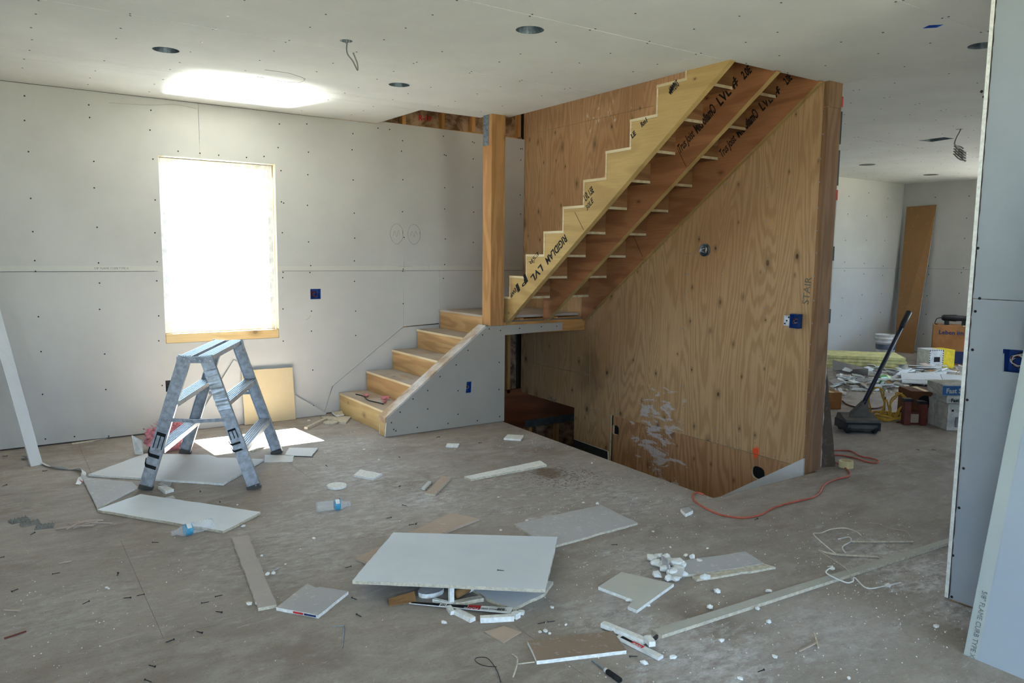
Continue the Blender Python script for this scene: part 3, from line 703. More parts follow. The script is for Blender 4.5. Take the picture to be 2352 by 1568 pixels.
# ---------------------------------------------------------------- upper flight
us = thing('upper_staircase', 'steep open wooden stair with sawtooth stringers rising to the ceiling', 'stairs', (4.25, 5.65, .9))
def YN(n): return 5.612 - .2585 * (n - 2)
def ZN(n): return .955 + .19 * n
def zb(y): return .890 + .7235 * (5.676 - y)
YT = 3.175
prof = [(5.70, .886), (5.70, ZN(1) - .021)]
for n in range(2, 11): prof += [(YN(n) - .017, ZN(n - 1) - .021), (YN(n) - .017, ZN(n) - .021)]
prof += [(3.283, ZN(10) - .021), (3.283, 2.99), (YT, 2.99), (YT, zb(YT)), (5.68, .886)]
def stringer(a, mat, w=.0445):
    g = G().prism([(px(y, a), y, z) for y, z in prof], (w, 0, 0)); n = len(prof)
    g.m[2 + n - 2] = 1
    return g.build('stringer', [mat, M_STRING], us)
A1, A2, A3 = 3.802, 4.245, 4.712
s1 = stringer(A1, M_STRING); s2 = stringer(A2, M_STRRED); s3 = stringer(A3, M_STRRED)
for n in range(1, 11):
    y0, y1, z = YN(n), YN(n + 1), ZN(n)
    if n == 1: y0 = 5.70
    def sk(a, y): return px(y, a)
    def slab_(ya, yb, za, zb_, name, fm=(0, 0, 1, 0, 1, 1)):
        v = [(sk(A1 - .001, ya), ya, za), (sk(4.757, ya), ya, za), (sk(4.757, yb), yb, za), (sk(A1 - .001, yb), yb, za)]
        v += [(p[0], p[1], zb_) for p in v]
        G().add(v, [(0, 3, 2, 1), (4, 5, 6, 7), (0, 1, 5, 4), (1, 2, 6, 5), (2, 3, 7, 6), (3, 0, 4, 7)], list(fm)).build(name, [M_UNDER, M_PLYEDGE], us)
    slab_(y0 + (.004 if n > 1 else 0), y1 - .0165, z - .020, z, 'tread')
    if n > 1: slab_(y0 - .0165, y0, ZN(n - 1) + .0005, z - .0205, 'riser', (0, 0, 0, 0, 0, 1))
v0 = YN(11)
# thin plywood seam seen on the stringers (scarf joints)
def sdir(): return Vector((.022 * -.82, -.8102, .5862)).normalized()
SD = Vector((-.0178, -.8102, .5862)).normalized(); SU = Vector((0, .5862, .8102))
def on(a, y, z): return (px(y, a) - .0012, y, z)
def stxt(body, size, a, p, q, par, bold=.0, sh=0, flip=False, lift=0):
    d = Vector((0, q[0] - p[0], q[1] - p[1])); n_ = Vector((0, d.z, -d.y)).normalized()
    if (n_.z < 0) != flip: n_ = -n_
    p = (p[0] + n_.y * lift, p[1] + n_.z * lift); x = Vector((.022 * d.y, d.y, d.z)); n_ = Vector((.022 * n_.y, n_.y, n_.z))
    return text(body, size, on(a, *p), x, n_, M_INK if a < 4 else M_INKB, par, bold, sh, fit=d.length)
def seam(par, a, p, q):
    G().bar(on(a, *p), on(a, *q), .003, .001, (1, 0, 0)).build('scarf_seam', M_INKB, par)
seam(s1, A1, (4.679,1.856), (4.562,1.715)); seam(s2, A2, (4.025,2.313), (3.928,2.169)); seam(s3, A3, (4.985,1.703), (4.856,1.512))
stxt('RIGIDLAM', .092, A1, (4.804,1.686), (5.067,1.489), s1, .002, 0, True)
stxt('LVL', .092, A1, (5.129,1.445), (5.281,1.331), s1, .002, 0, True)
stxt('1', .11, A1, (5.359,1.359), (5.393,1.336), s1, .003, 0, True)
stxt('ESR', .05, A1, (5.181,1.547), (5.310,1.457), s1, 0, 0, True)
stxt('1', .10, A1, (5.476,1.272), (5.511,1.248), s1, .003, 0, True)
stxt('EWP', .055, A1, (5.517,1.232), (5.602,1.167), s1, .001, 0, True)
stxt('P', .07, A1, (5.366,1.314), (5.426,1.278), s1, .001, 0, True)
stxt('LVL 1.5E', .075, A1, (4.543,1.933), (4.446,1.999), s1, .002)
stxt('30LE', .06, A1, (4.525,1.859), (4.444,1.927), s1, 0, .2)
stxt('APA EWS', .075, A1, (3.666,2.581), (3.593,2.627), s1, .002)
stxt('1', .10, A1, (3.687,2.598), (3.667,2.584), s1, .003)
stxt('Rm1', .05, A1, (3.939,2.407), (3.884,2.437), s1, .002); stxt('LE', .05, A1, (4.034,2.341), (3.995,2.366), s1, .002)
for a_, s_, ps in ((A2, s2, ((3.989,2.275), (3.851,2.383), (3.831,2.392), (3.659,2.526), (3.626,2.551), (3.532,2.625), (3.519,2.646), (3.474,2.686), (3.431,2.693), (3.369,2.734))), (A3, s3, ((3.994,2.280), (3.864,2.399), (3.844,2.410), (3.667,2.546), (3.638,2.572), (3.549,2.634), (3.535,2.653), (3.487,2.696), (3.438,2.720), (3.395,2.756)))):
    stxt('Trus Joist', .095, a_, ps[0], ps[1], s_, .0015, .35); stxt('Microllam\u00ae', .105, a_, ps[2], ps[3], s_, .004); stxt('LVL', .105, a_, ps[4], ps[5], s_, .003)
    stxt('#', .10, a_, ps[6], ps[7], s_, .002); stxt('2.0E', .085, a_, ps[8], ps[9], s_, .003)
# header across the top of the stair opening, rim round it
rim = struct('trim_1', 'rough lumber rim framing the stair opening in the ceiling', 'framing')
def rimbox(p0, p1, w, z0, z1, mat=M_BEAM, up=(0, 0, 1)): G().bar((p0[0], p0[1], (z0 + z1) / 2), (p1[0], p1[1], (z0 + z1) / 2), w, z1 - z0).build('header', mat, rim)
rimbox((3.70, 3.165), (4.90, 3.165), .038, 2.722, 3.03); rimbox((3.78, 3.215), (4.715, 3.215), .05, 2.755, 2.80)
rimbox((3.70, 3.2), (3.84, 5.66), .038, 2.765, 3.03); rimbox((3.05, 5.94), (3.60, 5.94), .038, 2.775, 3.03); rimbox((3.05, 5.94), (3.05, 6.79), .038, 2.775, 3.03)

# ---------------------------------------------------------------- cellar
cl = struct('wall_cellar', 'dark unfinished cellar framing seen through the stairwell')
box('rim_board', (3.6, 6.86, -.345), (6.6, 6.90, .0), M_PLYRED, cl)
box('steel_plate', (4.87, 6.845, -.425), (5.9, 6.857, -.345), plain('dull_steel', (92, 92, 88), .6, .2), cl); box('top_plate', (3.6, 6.85, -.43), (6.6, 6.95, -.346), M_PLYRED, cl)
for xx in (4.10, 4.52, 4.93, 5.32, 5.72): box('stud', (xx, 6.85, -2.6), (xx + .042, 6.94, -.43), M_STUD, cl)
for xx in (4.14, 4.56, 4.97, 5.36, 5.76): batt(xx + .01, xx + .37, -1.6, -.43, 6.885, cl)
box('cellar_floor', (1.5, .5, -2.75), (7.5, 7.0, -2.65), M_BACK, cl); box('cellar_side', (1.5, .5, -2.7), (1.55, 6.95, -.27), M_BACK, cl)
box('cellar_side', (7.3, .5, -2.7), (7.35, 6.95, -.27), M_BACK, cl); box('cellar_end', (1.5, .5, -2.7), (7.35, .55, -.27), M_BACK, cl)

# ---------------------------------------------------------------- right wall and the rest of the shell
wr = struct('wall_right', 'blue-grey drywall wall end at the right edge of the view')
RXX = 3.445; RY = 1.556
rb = [(1.424,1.149),(1.309,1.153),(1.302,1.055),(1.419,1.055)]
rb = [(y, z) for y, z in rb]
def putX(a, b, t): return (RXX + t, a, b)
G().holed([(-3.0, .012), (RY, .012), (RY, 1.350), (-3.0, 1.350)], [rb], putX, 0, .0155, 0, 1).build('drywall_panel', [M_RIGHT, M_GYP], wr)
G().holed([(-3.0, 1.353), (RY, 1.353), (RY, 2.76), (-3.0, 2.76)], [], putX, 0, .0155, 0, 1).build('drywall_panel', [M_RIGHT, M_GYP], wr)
def endcap(z0, z1):
    pts = [(RXX - .003 + random.uniform(-.001, .001), z0)]; g = G()
    g.box((RXX - .002, RY + .0035, z0), (RXX + .146, RY + .019, z1), [1, 1, 1, 0, 1, 1])
    return g.build('end_panel', [M_TOP, M_GYP], wr)
endcap(.012, .86); endcap(.862, 2.76)
ft = G(); y = RY + .003
zs = [.012 + i * .03 for i in range(92)]
ft.add([(RXX - .0015, RY + .0005 - random.uniform(0, .004), z) for z in zs] + [(RXX - .0015, RY + .0036, z) for z in zs], [(i, i + 1, len(zs) + i + 1, len(zs) + i) for i in range(len(zs) - 1)])
ft.build('torn_paper_edge', plain('torn_paper', (72, 62, 60), .9), wr)
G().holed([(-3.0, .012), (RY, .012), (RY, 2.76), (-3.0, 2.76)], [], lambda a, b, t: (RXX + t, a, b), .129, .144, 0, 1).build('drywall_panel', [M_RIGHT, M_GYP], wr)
box('end_stud', (RXX + .018, RY - .05, 0), (RXX + .127, RY + .002, 2.76), M_STUD, wr); box('plate', (RXX + .02, -3, 0), (RXX + .125, RY - .05, .038), M_STUD, wr)
g = G()
for p in [(1.575,2.191),(1.586,2.214),(1.552,1.565),(1.529,1.354),(1.542,1.298),(1.541,1.133),(1.546,0.914),(1.539,0.612),(1.544,0.433),(1.554,0.212),(1.545,0.023)]: dot(g, (RXX - .0006, p[0], p[1]), 'x', .0062)
g.build('screw_heads', M_SCREW, wr)['kind'] = 'stuff'
# far room
wf = struct('wall_far', 'drywall wall at the far end of the side room with corner')
XE = 12.42
def putE(a, b, t): return (XE + t, a, b)
G().holed([(-3.0, .01), (1.95, .01), (1.95, 1.37), (-3.0, 1.37)], [], putE, 0, .015, 0, 1).build('drywall_panel', [M_WALL, M_GYP], wf)
G().holed([(4.65, .01), (6.95, .01), (6.95, 1.37), (4.65, 1.37)], [], putE, 0, .015, 0, 1).build('drywall_panel', [M_WALL, M_GYP], wf)
G().holed([(1.95, .01), (4.65, .01), (4.65, .8), (1.95, .8)], [], putE, 0, .015, 0, 1).build('drywall_panel', [M_WALL, M_GYP], wf)
G().holed([(-3.0, 1.373), (1.95, 1.373), (1.95, 2.80), (-3.0, 2.80)], [], putE, 0, .015, 0, 1).build('drywall_panel', [M_WALL, M_GYP], wf)
G().holed([(4.65, 1.373), (6.95, 1.373), (6.95, 2.80), (4.65, 2.80)], [], putE, 0, .015, 0, 1).build('drywall_panel', [M_WALL, M_GYP], wf)
G().holed([(1.95, 2.35), (4.65, 2.35), (4.65, 2.80), (1.95, 2.80)], [], putE, 0, .015, 0, 1).build('drywall_panel', [M_WALL, M_GYP], wf)
box('sheathing', (12.58, -3.1, -.3), (12.6, 1.95, 5.4), M_BACK, wf); box('sheathing', (12.58, 4.65, -.3), (12.6, 7.0, 5.4), M_BACK, wf)
box('sheathing', (12.58, 1.95, -.3), (12.6, 4.65, .8), M_BACK, wf); box('sheathing', (12.58, 1.95, 2.35), (12.6, 4.65, 5.4), M_BACK, wf)
wbf = struct('wall_back_far', 'bright drywall wall continuing the window wall in the side room')
for a, b in ((px(6.8) + .15, 8.5), (8.503, 12.418)):
    for c, d in ((.01, 1.368), (1.371, 2.742)):
        G().holed(rectp(a, b, c, d), [], putY, 6.80, 6.815, 0, 1).build('drywall_panel', [M_WALL, M_GYP], wbf)
g = G()
for x in (9.6, 10.2, 10.85, 11.4, 11.95):
    for z in (.3, .6, .95, 1.3, 1.44, 1.8, 2.15, 2.5): dot(g, (x + random.uniform(-.02, .02), 6.799, z + random.uniform(-.05, .05)), 'y', .008)
for y in (6.3, 5.8, 5.3, 4.9):
    for z in (.3, .6, .95, 1.3, 1.44, 1.8, 2.15, 2.5): dot(g, (XE - .001, y + random.uniform(-.02, .02), z + random.uniform(-.05, .05)), 'x', .008)
g.build('screw_heads', M_SCREW, wbf)['kind'] = 'stuff'
# behind the camera: front wall and left wall with large openings
wfr = struct('wall_front', 'front wall with wide window openings behind the viewpoint')
for a, b, c, d in ((-2.6, -.9, -.3, 2.85), (.1, .9, -.3, 2.85), (3.1, 8.4, -.3, 2.85), (10.8, 12.7, -.3, 2.85), (-.9, .1, -.3, .2), (-.9, .1, 2.4, 2.85), (.9, 3.1, -.3, .2), (.9, 3.1, 2.4, 2.85), (8.4, 10.8, -.3, .2), (8.4, 10.8, 2.4, 2.85)):
    box('drywall_panel', (a, -3.05, c), (b, -2.95, d), M_WALL, wfr)
wl = struct('wall_left', 'left wall with wide window opening outside the view')
for a, b, c, d in ((-3.05, -2.3, -.3, 2.85), (-.1, 6.97, -.3, 2.85), (-2.3, -.1, -.3, .2), (-2.3, -.1, 2.4, 2.85)): box('drywall_panel', (-2.48, a, c), (-2.38, b, d), M_WALL, wl)
# upstairs shell
wu = struct('wall_upper', 'upstairs walls and roof above the stair opening')
for a, b in (((-2.6, -3.1, 5.3), (12.7, 7, 5.4)), ((1.0, .9, 3.0), (1.05, 6.95, 5.35)), ((1.0, .9, 3.0), (5.0, .95, 5.35)), ((4.92, .9, 3.0), (4.97, 6.95, 5.35)), ((1.0, .9, 3.03), (3.70, 6.95, 3.05)), ((3.7, .9, 3.03), (5.0, 3.16, 3.05))): box('upper_panel', a, b, M_WALL, wu)
# ---------------------------------------------------------------- stepladder
V = Vector
lad = thing('stepladder', 'worn aluminium double-sided stepladder with black hand-drawn letters, below window', 'ladder', (1.2075, 5.406, 0))
LC, LU, LV = V((1.2075, 5.406, 0)), V((.852, -.523, 0)), V((.443, .896, 0))
def lp(u, v, z): return LC + LU * u + LV * v + V((0, 0, z))
TOPZ = .866
def rail_u(s, z): return s * (.345 - .283 * z / TOPZ)
for side in (-1, 1):
    vv = side * .449
    for s in (-1, 1):
        a, b = lp(rail_u(s, .0), vv, .012), lp(rail_u(s, TOPZ - .004), vv, TOPZ - .004)
        d = (b - a).normalized(); w = d.cross(LV).normalized()
        g = G().bar(a, b, .078, .004, LV)
        for q in (-1, 1):
            off = w * (q * .037) - LV * (side * .014)
            g.bar(a + off, b + off, .004, .028, LV)
        rl = g.build('leg', M_ALU, lad)
        f = G(); f.bar(lp(rail_u(s, 0), vv, 0) - LV * side * .012, lp(rail_u(s, .03), vv, .03) - LV * side * .012, .084, .036, LV)
        f.build('foot_pad', M_GUN, rl)
        g = G()
        for k, (du, z) in enumerate(((-.02, .03), (.02, .03), (-.02, .575), (.02, .575), (-.02, .272), (.02, .272))):
            p = lp(rail_u(s, z) + du, vv + side * .0035, z); g.lathe([(.0055, -.002), (.004, .003)], Matrix.Translation(p) @ (LV * side).to_track_quat('Z', 'Y').to_matrix().to_4x4(), 8)
        g.build('rivets', M_ALUL, rl)['kind'] = 'stuff'
        if side == -1:
            dn = -d
            out = -LV * .0032
            z0_ = .375 if s == -1 else .40
            p = lp(rail_u(s, z0_), vv, z0_) + out - w * (-1 if w.dot(LU) < 0 else 1) * .03
            text('EJJ', .088 if s == -1 else .078, p, dn, LU, M_INK, rl, -.001, 0, fit=.245 if s == -1 else .15)
        if side == -1 and s == 1:
            a2, b2 = lp(rail_u(s, .52), vv - .0, .52), lp(rail_u(s, .78), vv, .78)
            n = 22; vs = []
            for i in range(n + 1):
                c_ = a2.lerp(b2, i / n)
                for q in (-1, 1): vs.append(c_ + w * (q * (.0395 + random.uniform(-.002, .002))) - LV * (.004 + random.uniform(0, .004)))
            mk('tape_wrap', vs, [(2 * i, 2 * i + 1, 2 * i + 3, 2 * i + 2) for i in range(n)], M_ALUL, rl)
def step(u, z, w=.082):
    g = G(); a, b = lp(u, -.443, z - .002), lp(u, .443, z - .002)
    g.bar(a, b, w, .004, (0, 0, 1))
    for q in (-1, 1): off = LU * (q * w / 2) + V((0, 0, -.014)); g.bar(a + off, b + off, .004, .032, (0, 0, 1))
    st = g.build('step', M_ALUL, lad)
    g = G()
    for k in range(5):
        off = LU * ((k - 2) * w / 5.4) + V((0, 0, .0035)); g.bar(a + off, b + off, .0055, .004, (0, 0, 1))
    g.build('tread_ribs', M_ALU, st)['kind'] = 'stuff'
for z in (.272, .575):
    for s in (-1, 1): step(rail_u(s, z), z)
for s in (-1, 1): step(s * .060, TOPZ, .074)
for side in (-1, 1):
    vv = side * .455
    g = G().bar(lp(-.112, vv, .842), lp(.112, vv, .842), .005, .04, (0, 0, 1))
    hp = g.build('hinge_plate', M_ALU, lad)
    g = G()
    for k in range(7): g.lathe([(.007, -.001), (.0045, .005)], Matrix.Translation(lp(-.095 + k * .0317, vv + side * .0025, .842 + (.006 if k % 2 else -.006))) @ (LV * side).to_track_quat('Z', 'Y').to_matrix().to_4x4(), 8)
    g.build('rivets', M_ALUL, hp)['kind'] = 'stuff'
    zz = .462 if side < 0 else .47
    for s in (-1, 1):
        a, b = lp(rail_u(s, zz) + s * .02, vv + side * .003, zz), lp(s * -.03, vv + side * (.004 + .004 * (s > 0)), zz - .012)
        G().bar(a, b, .004, .023, (0, 0, 1)).build('spreader_bar', M_ALU, lad)
    for s in (-1, 1):
        for z in (.24, .545):
            G().bar(lp(rail_u(s, z) + .01 * -s, side * .44, z), lp(rail_u(s, z) - s * .01, side * .385, z - .0), .004, .03, (0, 0, 1)).build('step_bracket', M_ALU, lad)

# ---------------------------------------------------------------- drywall scraps on the floor
SGRP = None
def scrap(label, poly, t=.0145, z0=.001, top=None, side=None, amp=.003, keep=(), name='drywall_scrap', cat='drywall scrap', group=None, seg=.05):
    q = jag(poly, amp, seg, keep)
    o = G().prism([(x, y, z0 + t) for x, y in q], (0, 0, -t), 0, 1).build(name, [top or M_TOP, side or M_GYP])
    return tag(o, label, cat, group)
def scrap3(label, quad, t, top, side, name='drywall_scrap', cat='drywall scrap', amp=0.0, up=None):
    P = [V(p) for p in quad]; n = (P[1] - P[0]).cross(P[-1] - P[0]).normalized()
    if n.dot(V(up or (0, 0, 1))) < 0: n = -n
    Q = []
    for i, p in enumerate(P):
        q = P[(i + 1) % len(P)]; Q.append(p); L_ = (q - p).length; k = int(L_ / .05); s_ = n.cross((q - p).normalized()) if L_ > 0 else n
        if amp:
            for j in range(1, k): Q.append(p.lerp(q, j / k) + s_ * random.uniform(-amp, amp))
    o = G().prism(Q, -n * t, 0, 1).build(name, [top, side]); return tag(o, label, cat)
TZ = .0155
scrap('large grey drywall sheet lying flat under the stepladder legs', [(0.444,5.712),(1.157,5.017),(1.550,5.471),(1.371,5.626),(1.277,5.685),(1.243,5.807),(0.858,6.092)], top=M_TOP)
scrap('triangular grey-brown drywall offcut beside left ladder foot', [(0.404,5.782),(0.439,5.628),(0.667,5.380),(0.681,5.238),(0.422,4.924)], t=.012, top=M_TOP2)
scrap('long pale drywall sheet in front of the stepladder, clean white face', [(0.416,4.883),(0.673,5.065),(1.203,4.336),(0.945,4.135)], top=paper('pale_sheet_paper', (228, 233, 240), .2), side=M_GYPD, amp=.004)
scrap('small white gypsum block in front of left ladder foot, lower of two', [(0.789,5.164),(0.836,5.167),(0.863,5.053),(0.809,5.024)], t=.018, top=M_GYP, amp=.002, seg=.03)
scrap('small grey curled paper chip behind white block at ladder foot', [(0.808,5.265),(0.845,5.298),(0.886,5.260),(0.863,5.186)], t=.006, top=M_TOP2)
scrap('thin white triangular paper chip beside long pale drywall sheet', [(0.793,4.946),(0.841,4.966),(0.845,4.903)], t=.003, top=M_TOP)
scrap('square grey board piece just right of far ladder foot', [(1.601,5.623),(1.777,5.483),(1.716,5.329),(1.542,5.432)], t=.005, top=M_TOP, amp=.004)
scrap('square grey board piece resting right of another piece by the ladder', [(1.814,5.712),(2.003,5.586),(1.879,5.384),(1.722,5.519)], t=.005, z0=.0075, top=M_TOP, amp=.004)
scrap('small white slope-edged drywall rectangle above the round cutout', [(2.039,4.847),(2.123,4.669),(2.019,4.602),(1.945,4.744)], top=M_GYP, amp=.0015)
c_ = (1.765,4.593)
o = G().lathe([(.062, .001), (.0645, .003), (.063, .0155)], Matrix.Translation((c_[0], c_[1], 0)), 30).build('drywall_disc', [M_GYP]); tag(o, 'round white drywall cutout lying alone on the open floor', 'drywall cutout')
c_ = (2.412,6.401)
o = G().lathe([(.062, .001), (.064, .004), (.063, .0165)], Matrix.Translation((c_[0], c_[1], 0)), 30).build('drywall_disc', [M_GYPD]); tag(o, 'round drywall cutout on the floor near the first stair riser', 'drywall cutout')
scrap('long narrow grey drywall strip pointing at the grey square with red label', [(0.958,4.014),(1.041,4.005),(0.920,3.116),(0.845,3.127)], top=paper('grey_strip_paper', (176, 168, 164), .15), side=M_GYPD, amp=.004)
tl = scrap('grey square drywall piece with red label on its front edge', [(0.911,3.093),(1.101,3.247),(1.120,3.186),(1.138,3.185),(1.227,3.071),(1.035,2.926)], top=M_TOP2, side=M_GYP, amp=.003)
def edge_label(par, p, q, z0, z1, mat, off=.0012, name='edge_label'):
    p, q = V((p[0], p[1], 0)), V((q[0], q[1], 0)); d = (q - p).normalized(); n = V((d.y, -d.x, 0))
    if n.dot(-p) < 0: n = -n
    vs = [p + n * off + V((0, 0, z0)), q + n * off + V((0, 0, z0)), q + n * off + V((0, 0, z1)), p + n * off + V((0, 0, z1))]
    return mk(name, vs, [(0, 1, 2, 3)], mat, par)
pa, pb = [(0.911,3.093),(1.035,2.926)]
pa, pb = V(pa), V(pb)
o_ = edge_label(tl, pa.lerp(pb, .42), pa.lerp(pb, .66), .006, .0145, M_RED, .004); o_['label'] = 'red printed label'
o_ = edge_label(tl, pa.lerp(pb, .68), pa.lerp(pb, .96), .006, .0145, M_NAVY, .004); o_['label'] = 'dark printed label'
# centre heap
scrap('long brown-backed drywall strip slanting under the big tilted sheet', [(2.128,3.733),(2.218,3.558),(1.433,3.325),(1.403,3.408)], t=.0125, top=M_BROWN, side=M_BROWN, amp=.002)
scrap('large dusty grey drywall piece right behind the tilted sheet', [(2.334,3.379),(2.964,3.366),(2.940,3.016),(2.341,3.000),(2.315,3.177)], t=.0125, top=M_TOP2, side=M_GYPD, amp=.004)
scrap('pointed grey drywall piece poking out under tilted sheet corner', [(1.704,2.790),(1.894,2.846),(2.059,2.653),(1.954,2.576),(1.750,2.533),(1.710,2.672)], top=M_TOP, side=M_GYPD, amp=.005)
J = [(1.686,3.572,0.036),(2.370,3.023,0.046),(1.857,2.446,0.108),(1.214,2.992,0.098)]
jb = scrap3('big pale drywall sheet tilted on a heap of scraps, centre floor', J, .0145, paper('clean_sheet_paper', (222, 229, 238), .15), M_GYPD, amp=.002)
c_ = V((1.540,2.878)); 
o = scrap('rounded grey cardboard piece under front edge of the tilted sheet', [(c_.x + .062 * math.cos(a) * 1.0, c_.y + .045 * math.sin(a)) for a in [i * .45 for i in range(14)]], t=.02, top=M_TOP2, side=M_GYP, amp=.001)
scrap3('brown torn paper flap under left front edge of tilted sheet', [(1.347,2.912,0.012),(1.456,2.875,0.035),(1.438,2.823,0.012),(1.331,2.868,0.004)], .004, M_KRAFT2, M_KRAFT2, 'paper_flap', 'paper scrap')
a, b = V((1.564,2.736)), V((1.564,2.736))
o = G().box((a.x - .011, a.y - .006, .0), (a.x + .011, a.y + .008, .088)).build('prop_stick', M_GYP); tag(o, 'upright white gypsum stick propping the tilted sheet', 'drywall scrap')
p, q = (1.603,2.765), (1.696,2.788)
t_ = thing('paper_tube', 'short brown paper roll with white end under tilted sheet', 'paper roll', (p[0], p[1], 0))
p3, q3 = V((*p, .024)), V((*q, .03)); G().tube([p3, q3], .019, 12).build('roll', M_KRAFT2, t_, True)
G().tube([p3.lerp(q3, .8), p3.lerp(q3, 1.02)], .022, 12).build('wrapped_end', M_GYP, t_, True)
def stick(label, p, q, w, h, z0=.001, mat=None, z1=None, name='gypsum_strip', group=None, seam=0):
    a = V((p[0], p[1], z0 + h / 2)); b = V((q[0], q[1], (z1 if z1 is not None else z0) + h / 2))
    d = (b - a); n = max(3, int(d.length / .03)); s_ = d.cross(V((0, 0, 1))).normalized(); g = G(); vs = []; 
    for i in range(n + 1):
        c = a.lerp(b, i / n) + s_ * random.uniform(-.0015, .0015); ww = w / 2 * random.uniform(.88, 1.06)
        vs += [c + s_ * ww - V((0, 0, h / 2)), c - s_ * ww - V((0, 0, h / 2)), c - s_ * ww * .95 + V((0, 0, h / 2)), c + s_ * ww * .95 + V((0, 0, h / 2))]
    fs = [(4 * i + k, 4 * i + (k + 1) % 4, 4 * i + 4 + (k + 1) % 4, 4 * i + 4 + k) for i in range(n) for k in range(4)] + [(3, 2, 1, 0), (4 * n, 4 * n + 1, 4 * n + 2, 4 * n + 3)]
    o = G().add(vs, fs).build(name, mat or M_GYP); return tag(o, label, 'drywall scrap', group)
stick('white gypsum stick crossing behind the red-labelled edge strip', (1.513,2.804), (1.560,2.724), .02, .014)
stick('white gypsum stick leaning left along the red-labelled edge strip', (1.504,2.770), (1.569,2.694), .018, .012)
stick('thick broken grey gypsum chunk above the red-labelled strip', (1.573,2.720), (1.700,2.698), .034, .016, mat=M_GYPD)
ts = thing('edge_tape_strip', 'white drywall edge strip with red label, before tilted sheet', 'drywall edge strip', (*(1.561,2.680), 0))
ta, tb = V((*(1.411,2.836), .006)), V((*(1.730,2.513), .018))
def strip(name, a, b, w0, w1, th, mat, par, z=0):
    d = (b - a).normalized(); s_ = d.cross(V((0, 0, 1))).normalized(); u = V((0, 0, 1))
    vs = []
    for p, w in ((a, w0), (b, w1)):
        for i, j in ((-1, 0), (1, 0), (1, 1), (-1, 1)): vs.append(p + s_ * (i * w / 2) + u * (z + j * th))
    return G().add(vs, [(0, 1, 2, 3), (7, 6, 5, 4), (0, 4, 5, 1), (1, 5, 6, 2), (2, 6, 7, 3), (3, 7, 4, 0)]).build(name, mat, par)
strip('tape_body', ta, tb, .012, .052, .0035, M_WHITE, ts)
def lerp_strip(name, f0, f1, mat, sc=1.0, off=0): 
    a, b = ta.lerp(tb, f0), ta.lerp(tb, f1); w0, w1 = .012 + .040 * f0, .012 + .040 * f1
    return strip(name, a, b, w0 * sc, w1 * sc, .0008, mat, ts, .0036)
lerp_strip('black_print', .02, .30, M_INK, .95)['label'] = 'black printed band'
for k in (.32, .335, .35): lerp_strip('stripe', k, k + .006, M_INK, .95)
lerp_strip('black_print', .37, .575, M_INK, .8)
o_ = lerp_strip('red_label', .58, .70, M_RED, .98); o_['label'] = 'red printed label'
SDIR = (tb - ta).normalized(); SSID = SDIR.cross(V((0, 0, 1)))
text('FLAME', .022, ta.lerp(tb, .685) + V((0, 0, .0048)) - SSID * -.006, -SDIR, SSID, M_WHITE, ts, 0)
text('FIRE RESISTANT GYPSUM BOARD TYPE X', .011, ta.lerp(tb, .955) + V((0, 0, .0048)) + SSID * .002, -SDIR, SSID, M_INK, ts, 0)
for k in range(9): lerp_strip('bar_print', .865 + k * .008, .865 + k * .008 + (.003 if k % 2 else .005), M_INK, .5)
stick('short white gypsum nub below left end of the red-labelled strip', (1.533,2.707), (1.521,2.649), .022, .016)
stick('broken white gypsum bar below the red-labelled strip, left of two', (1.540,2.655), (1.560,2.550), .03, .018, mat=M_GYP)
stick('broken white gypsum bar below the red-labelled strip, right of two', (1.586,2.533), (1.711,2.470), .028, .022, mat=M_GYP)
stick('small white gypsum cube at right end of the broken bars', (1.718,2.479), (1.744,2.485), .03, .024, mat=M_GYP)
stick('white gypsum end piece beyond the bar-coded end of the strip', (1.760,2.507), (1.777,2.487), .02, .014)
scrap('flat brown cardboard square in front of the broken gypsum bars', [(1.554,2.451),(1.646,2.447),(1.678,2.366),(1.569,2.334)], t=.003, top=M_BROWN, side=M_BROWN, amp=.002, name='card_piece', cat='paper scrap')
scrap('brown-faced drywall piece with thick white edges, bottom centre', [(1.644,2.277),(1.981,2.152),(1.920,2.010),(1.588,2.138)], top=paper('brown_face_paper', (140, 122, 106), .8, (176, 172, 174)), side=M_GYP, amp=.002)
stick('white drywall edge bar lying above the red label, bottom right', (1.979,2.216), (2.027,2.018), .03, .018, z0=.008)
fs_ = thing('edge_tape_strip', 'white edge strip with red label beside brown-faced drywall piece', 'drywall edge strip', (*(1.987,2.005), 0))
fa, fb = V((*(1.975,2.117), .002)), V((*(2.001,1.908), .002)); strip('tape_body', fa, fb, .03, .03, .012, M_WHITE, fs_)
strip('dark_print', fa.lerp(fb, .08), fa.lerp(fb, .45), .016, .012, .0008, M_INK, fs_, .0122)
o_ = strip('red_label', fa.lerp(fb, .34), fa.lerp(fb, .60), .017, .017, .0008, M_RED, fs_, .0128); o_['label'] = 'red printed label'
d_ = (fb - fa).normalized(); text('FLAME', .014, fa.lerp(fb, .57) + V((0, 0, .0142)) , -d_, d_.cross(V((0, 0, 1))), M_WHITE, fs_)
stick('short white gypsum block folded over the strip end, bottom right', (2.042,2.024), (2.022,1.974), .03, .02, z0=.016)
scrap('L-shaped pale green-grey drywall corner piece on the right floor', [(2.198,2.497),(2.398,2.561),(2.513,2.331),(2.185,2.231),(2.177,2.279),(2.241,2.312)], top=M_TAPER, side=M_GYP, amp=.001)
AC = [(2.116,2.073),(2.121,2.019),(4.215,1.883),(4.227,1.920)]
lb = scrap('very long narrow drywall batten running to the right wall end', AC, top=paper('batten_paper', (176, 174, 166), .3), side=M_GYPD, amp=.001, seg=.3)
scrap('dusty brown-faced drywall piece under white rubble, right floor', [(2.733,2.505),(3.112,2.405),(3.068,2.256),(2.687,2.350),(2.581,2.418)], t=.0125, top=M_TOP2, side=M_GYPD, amp=.004)
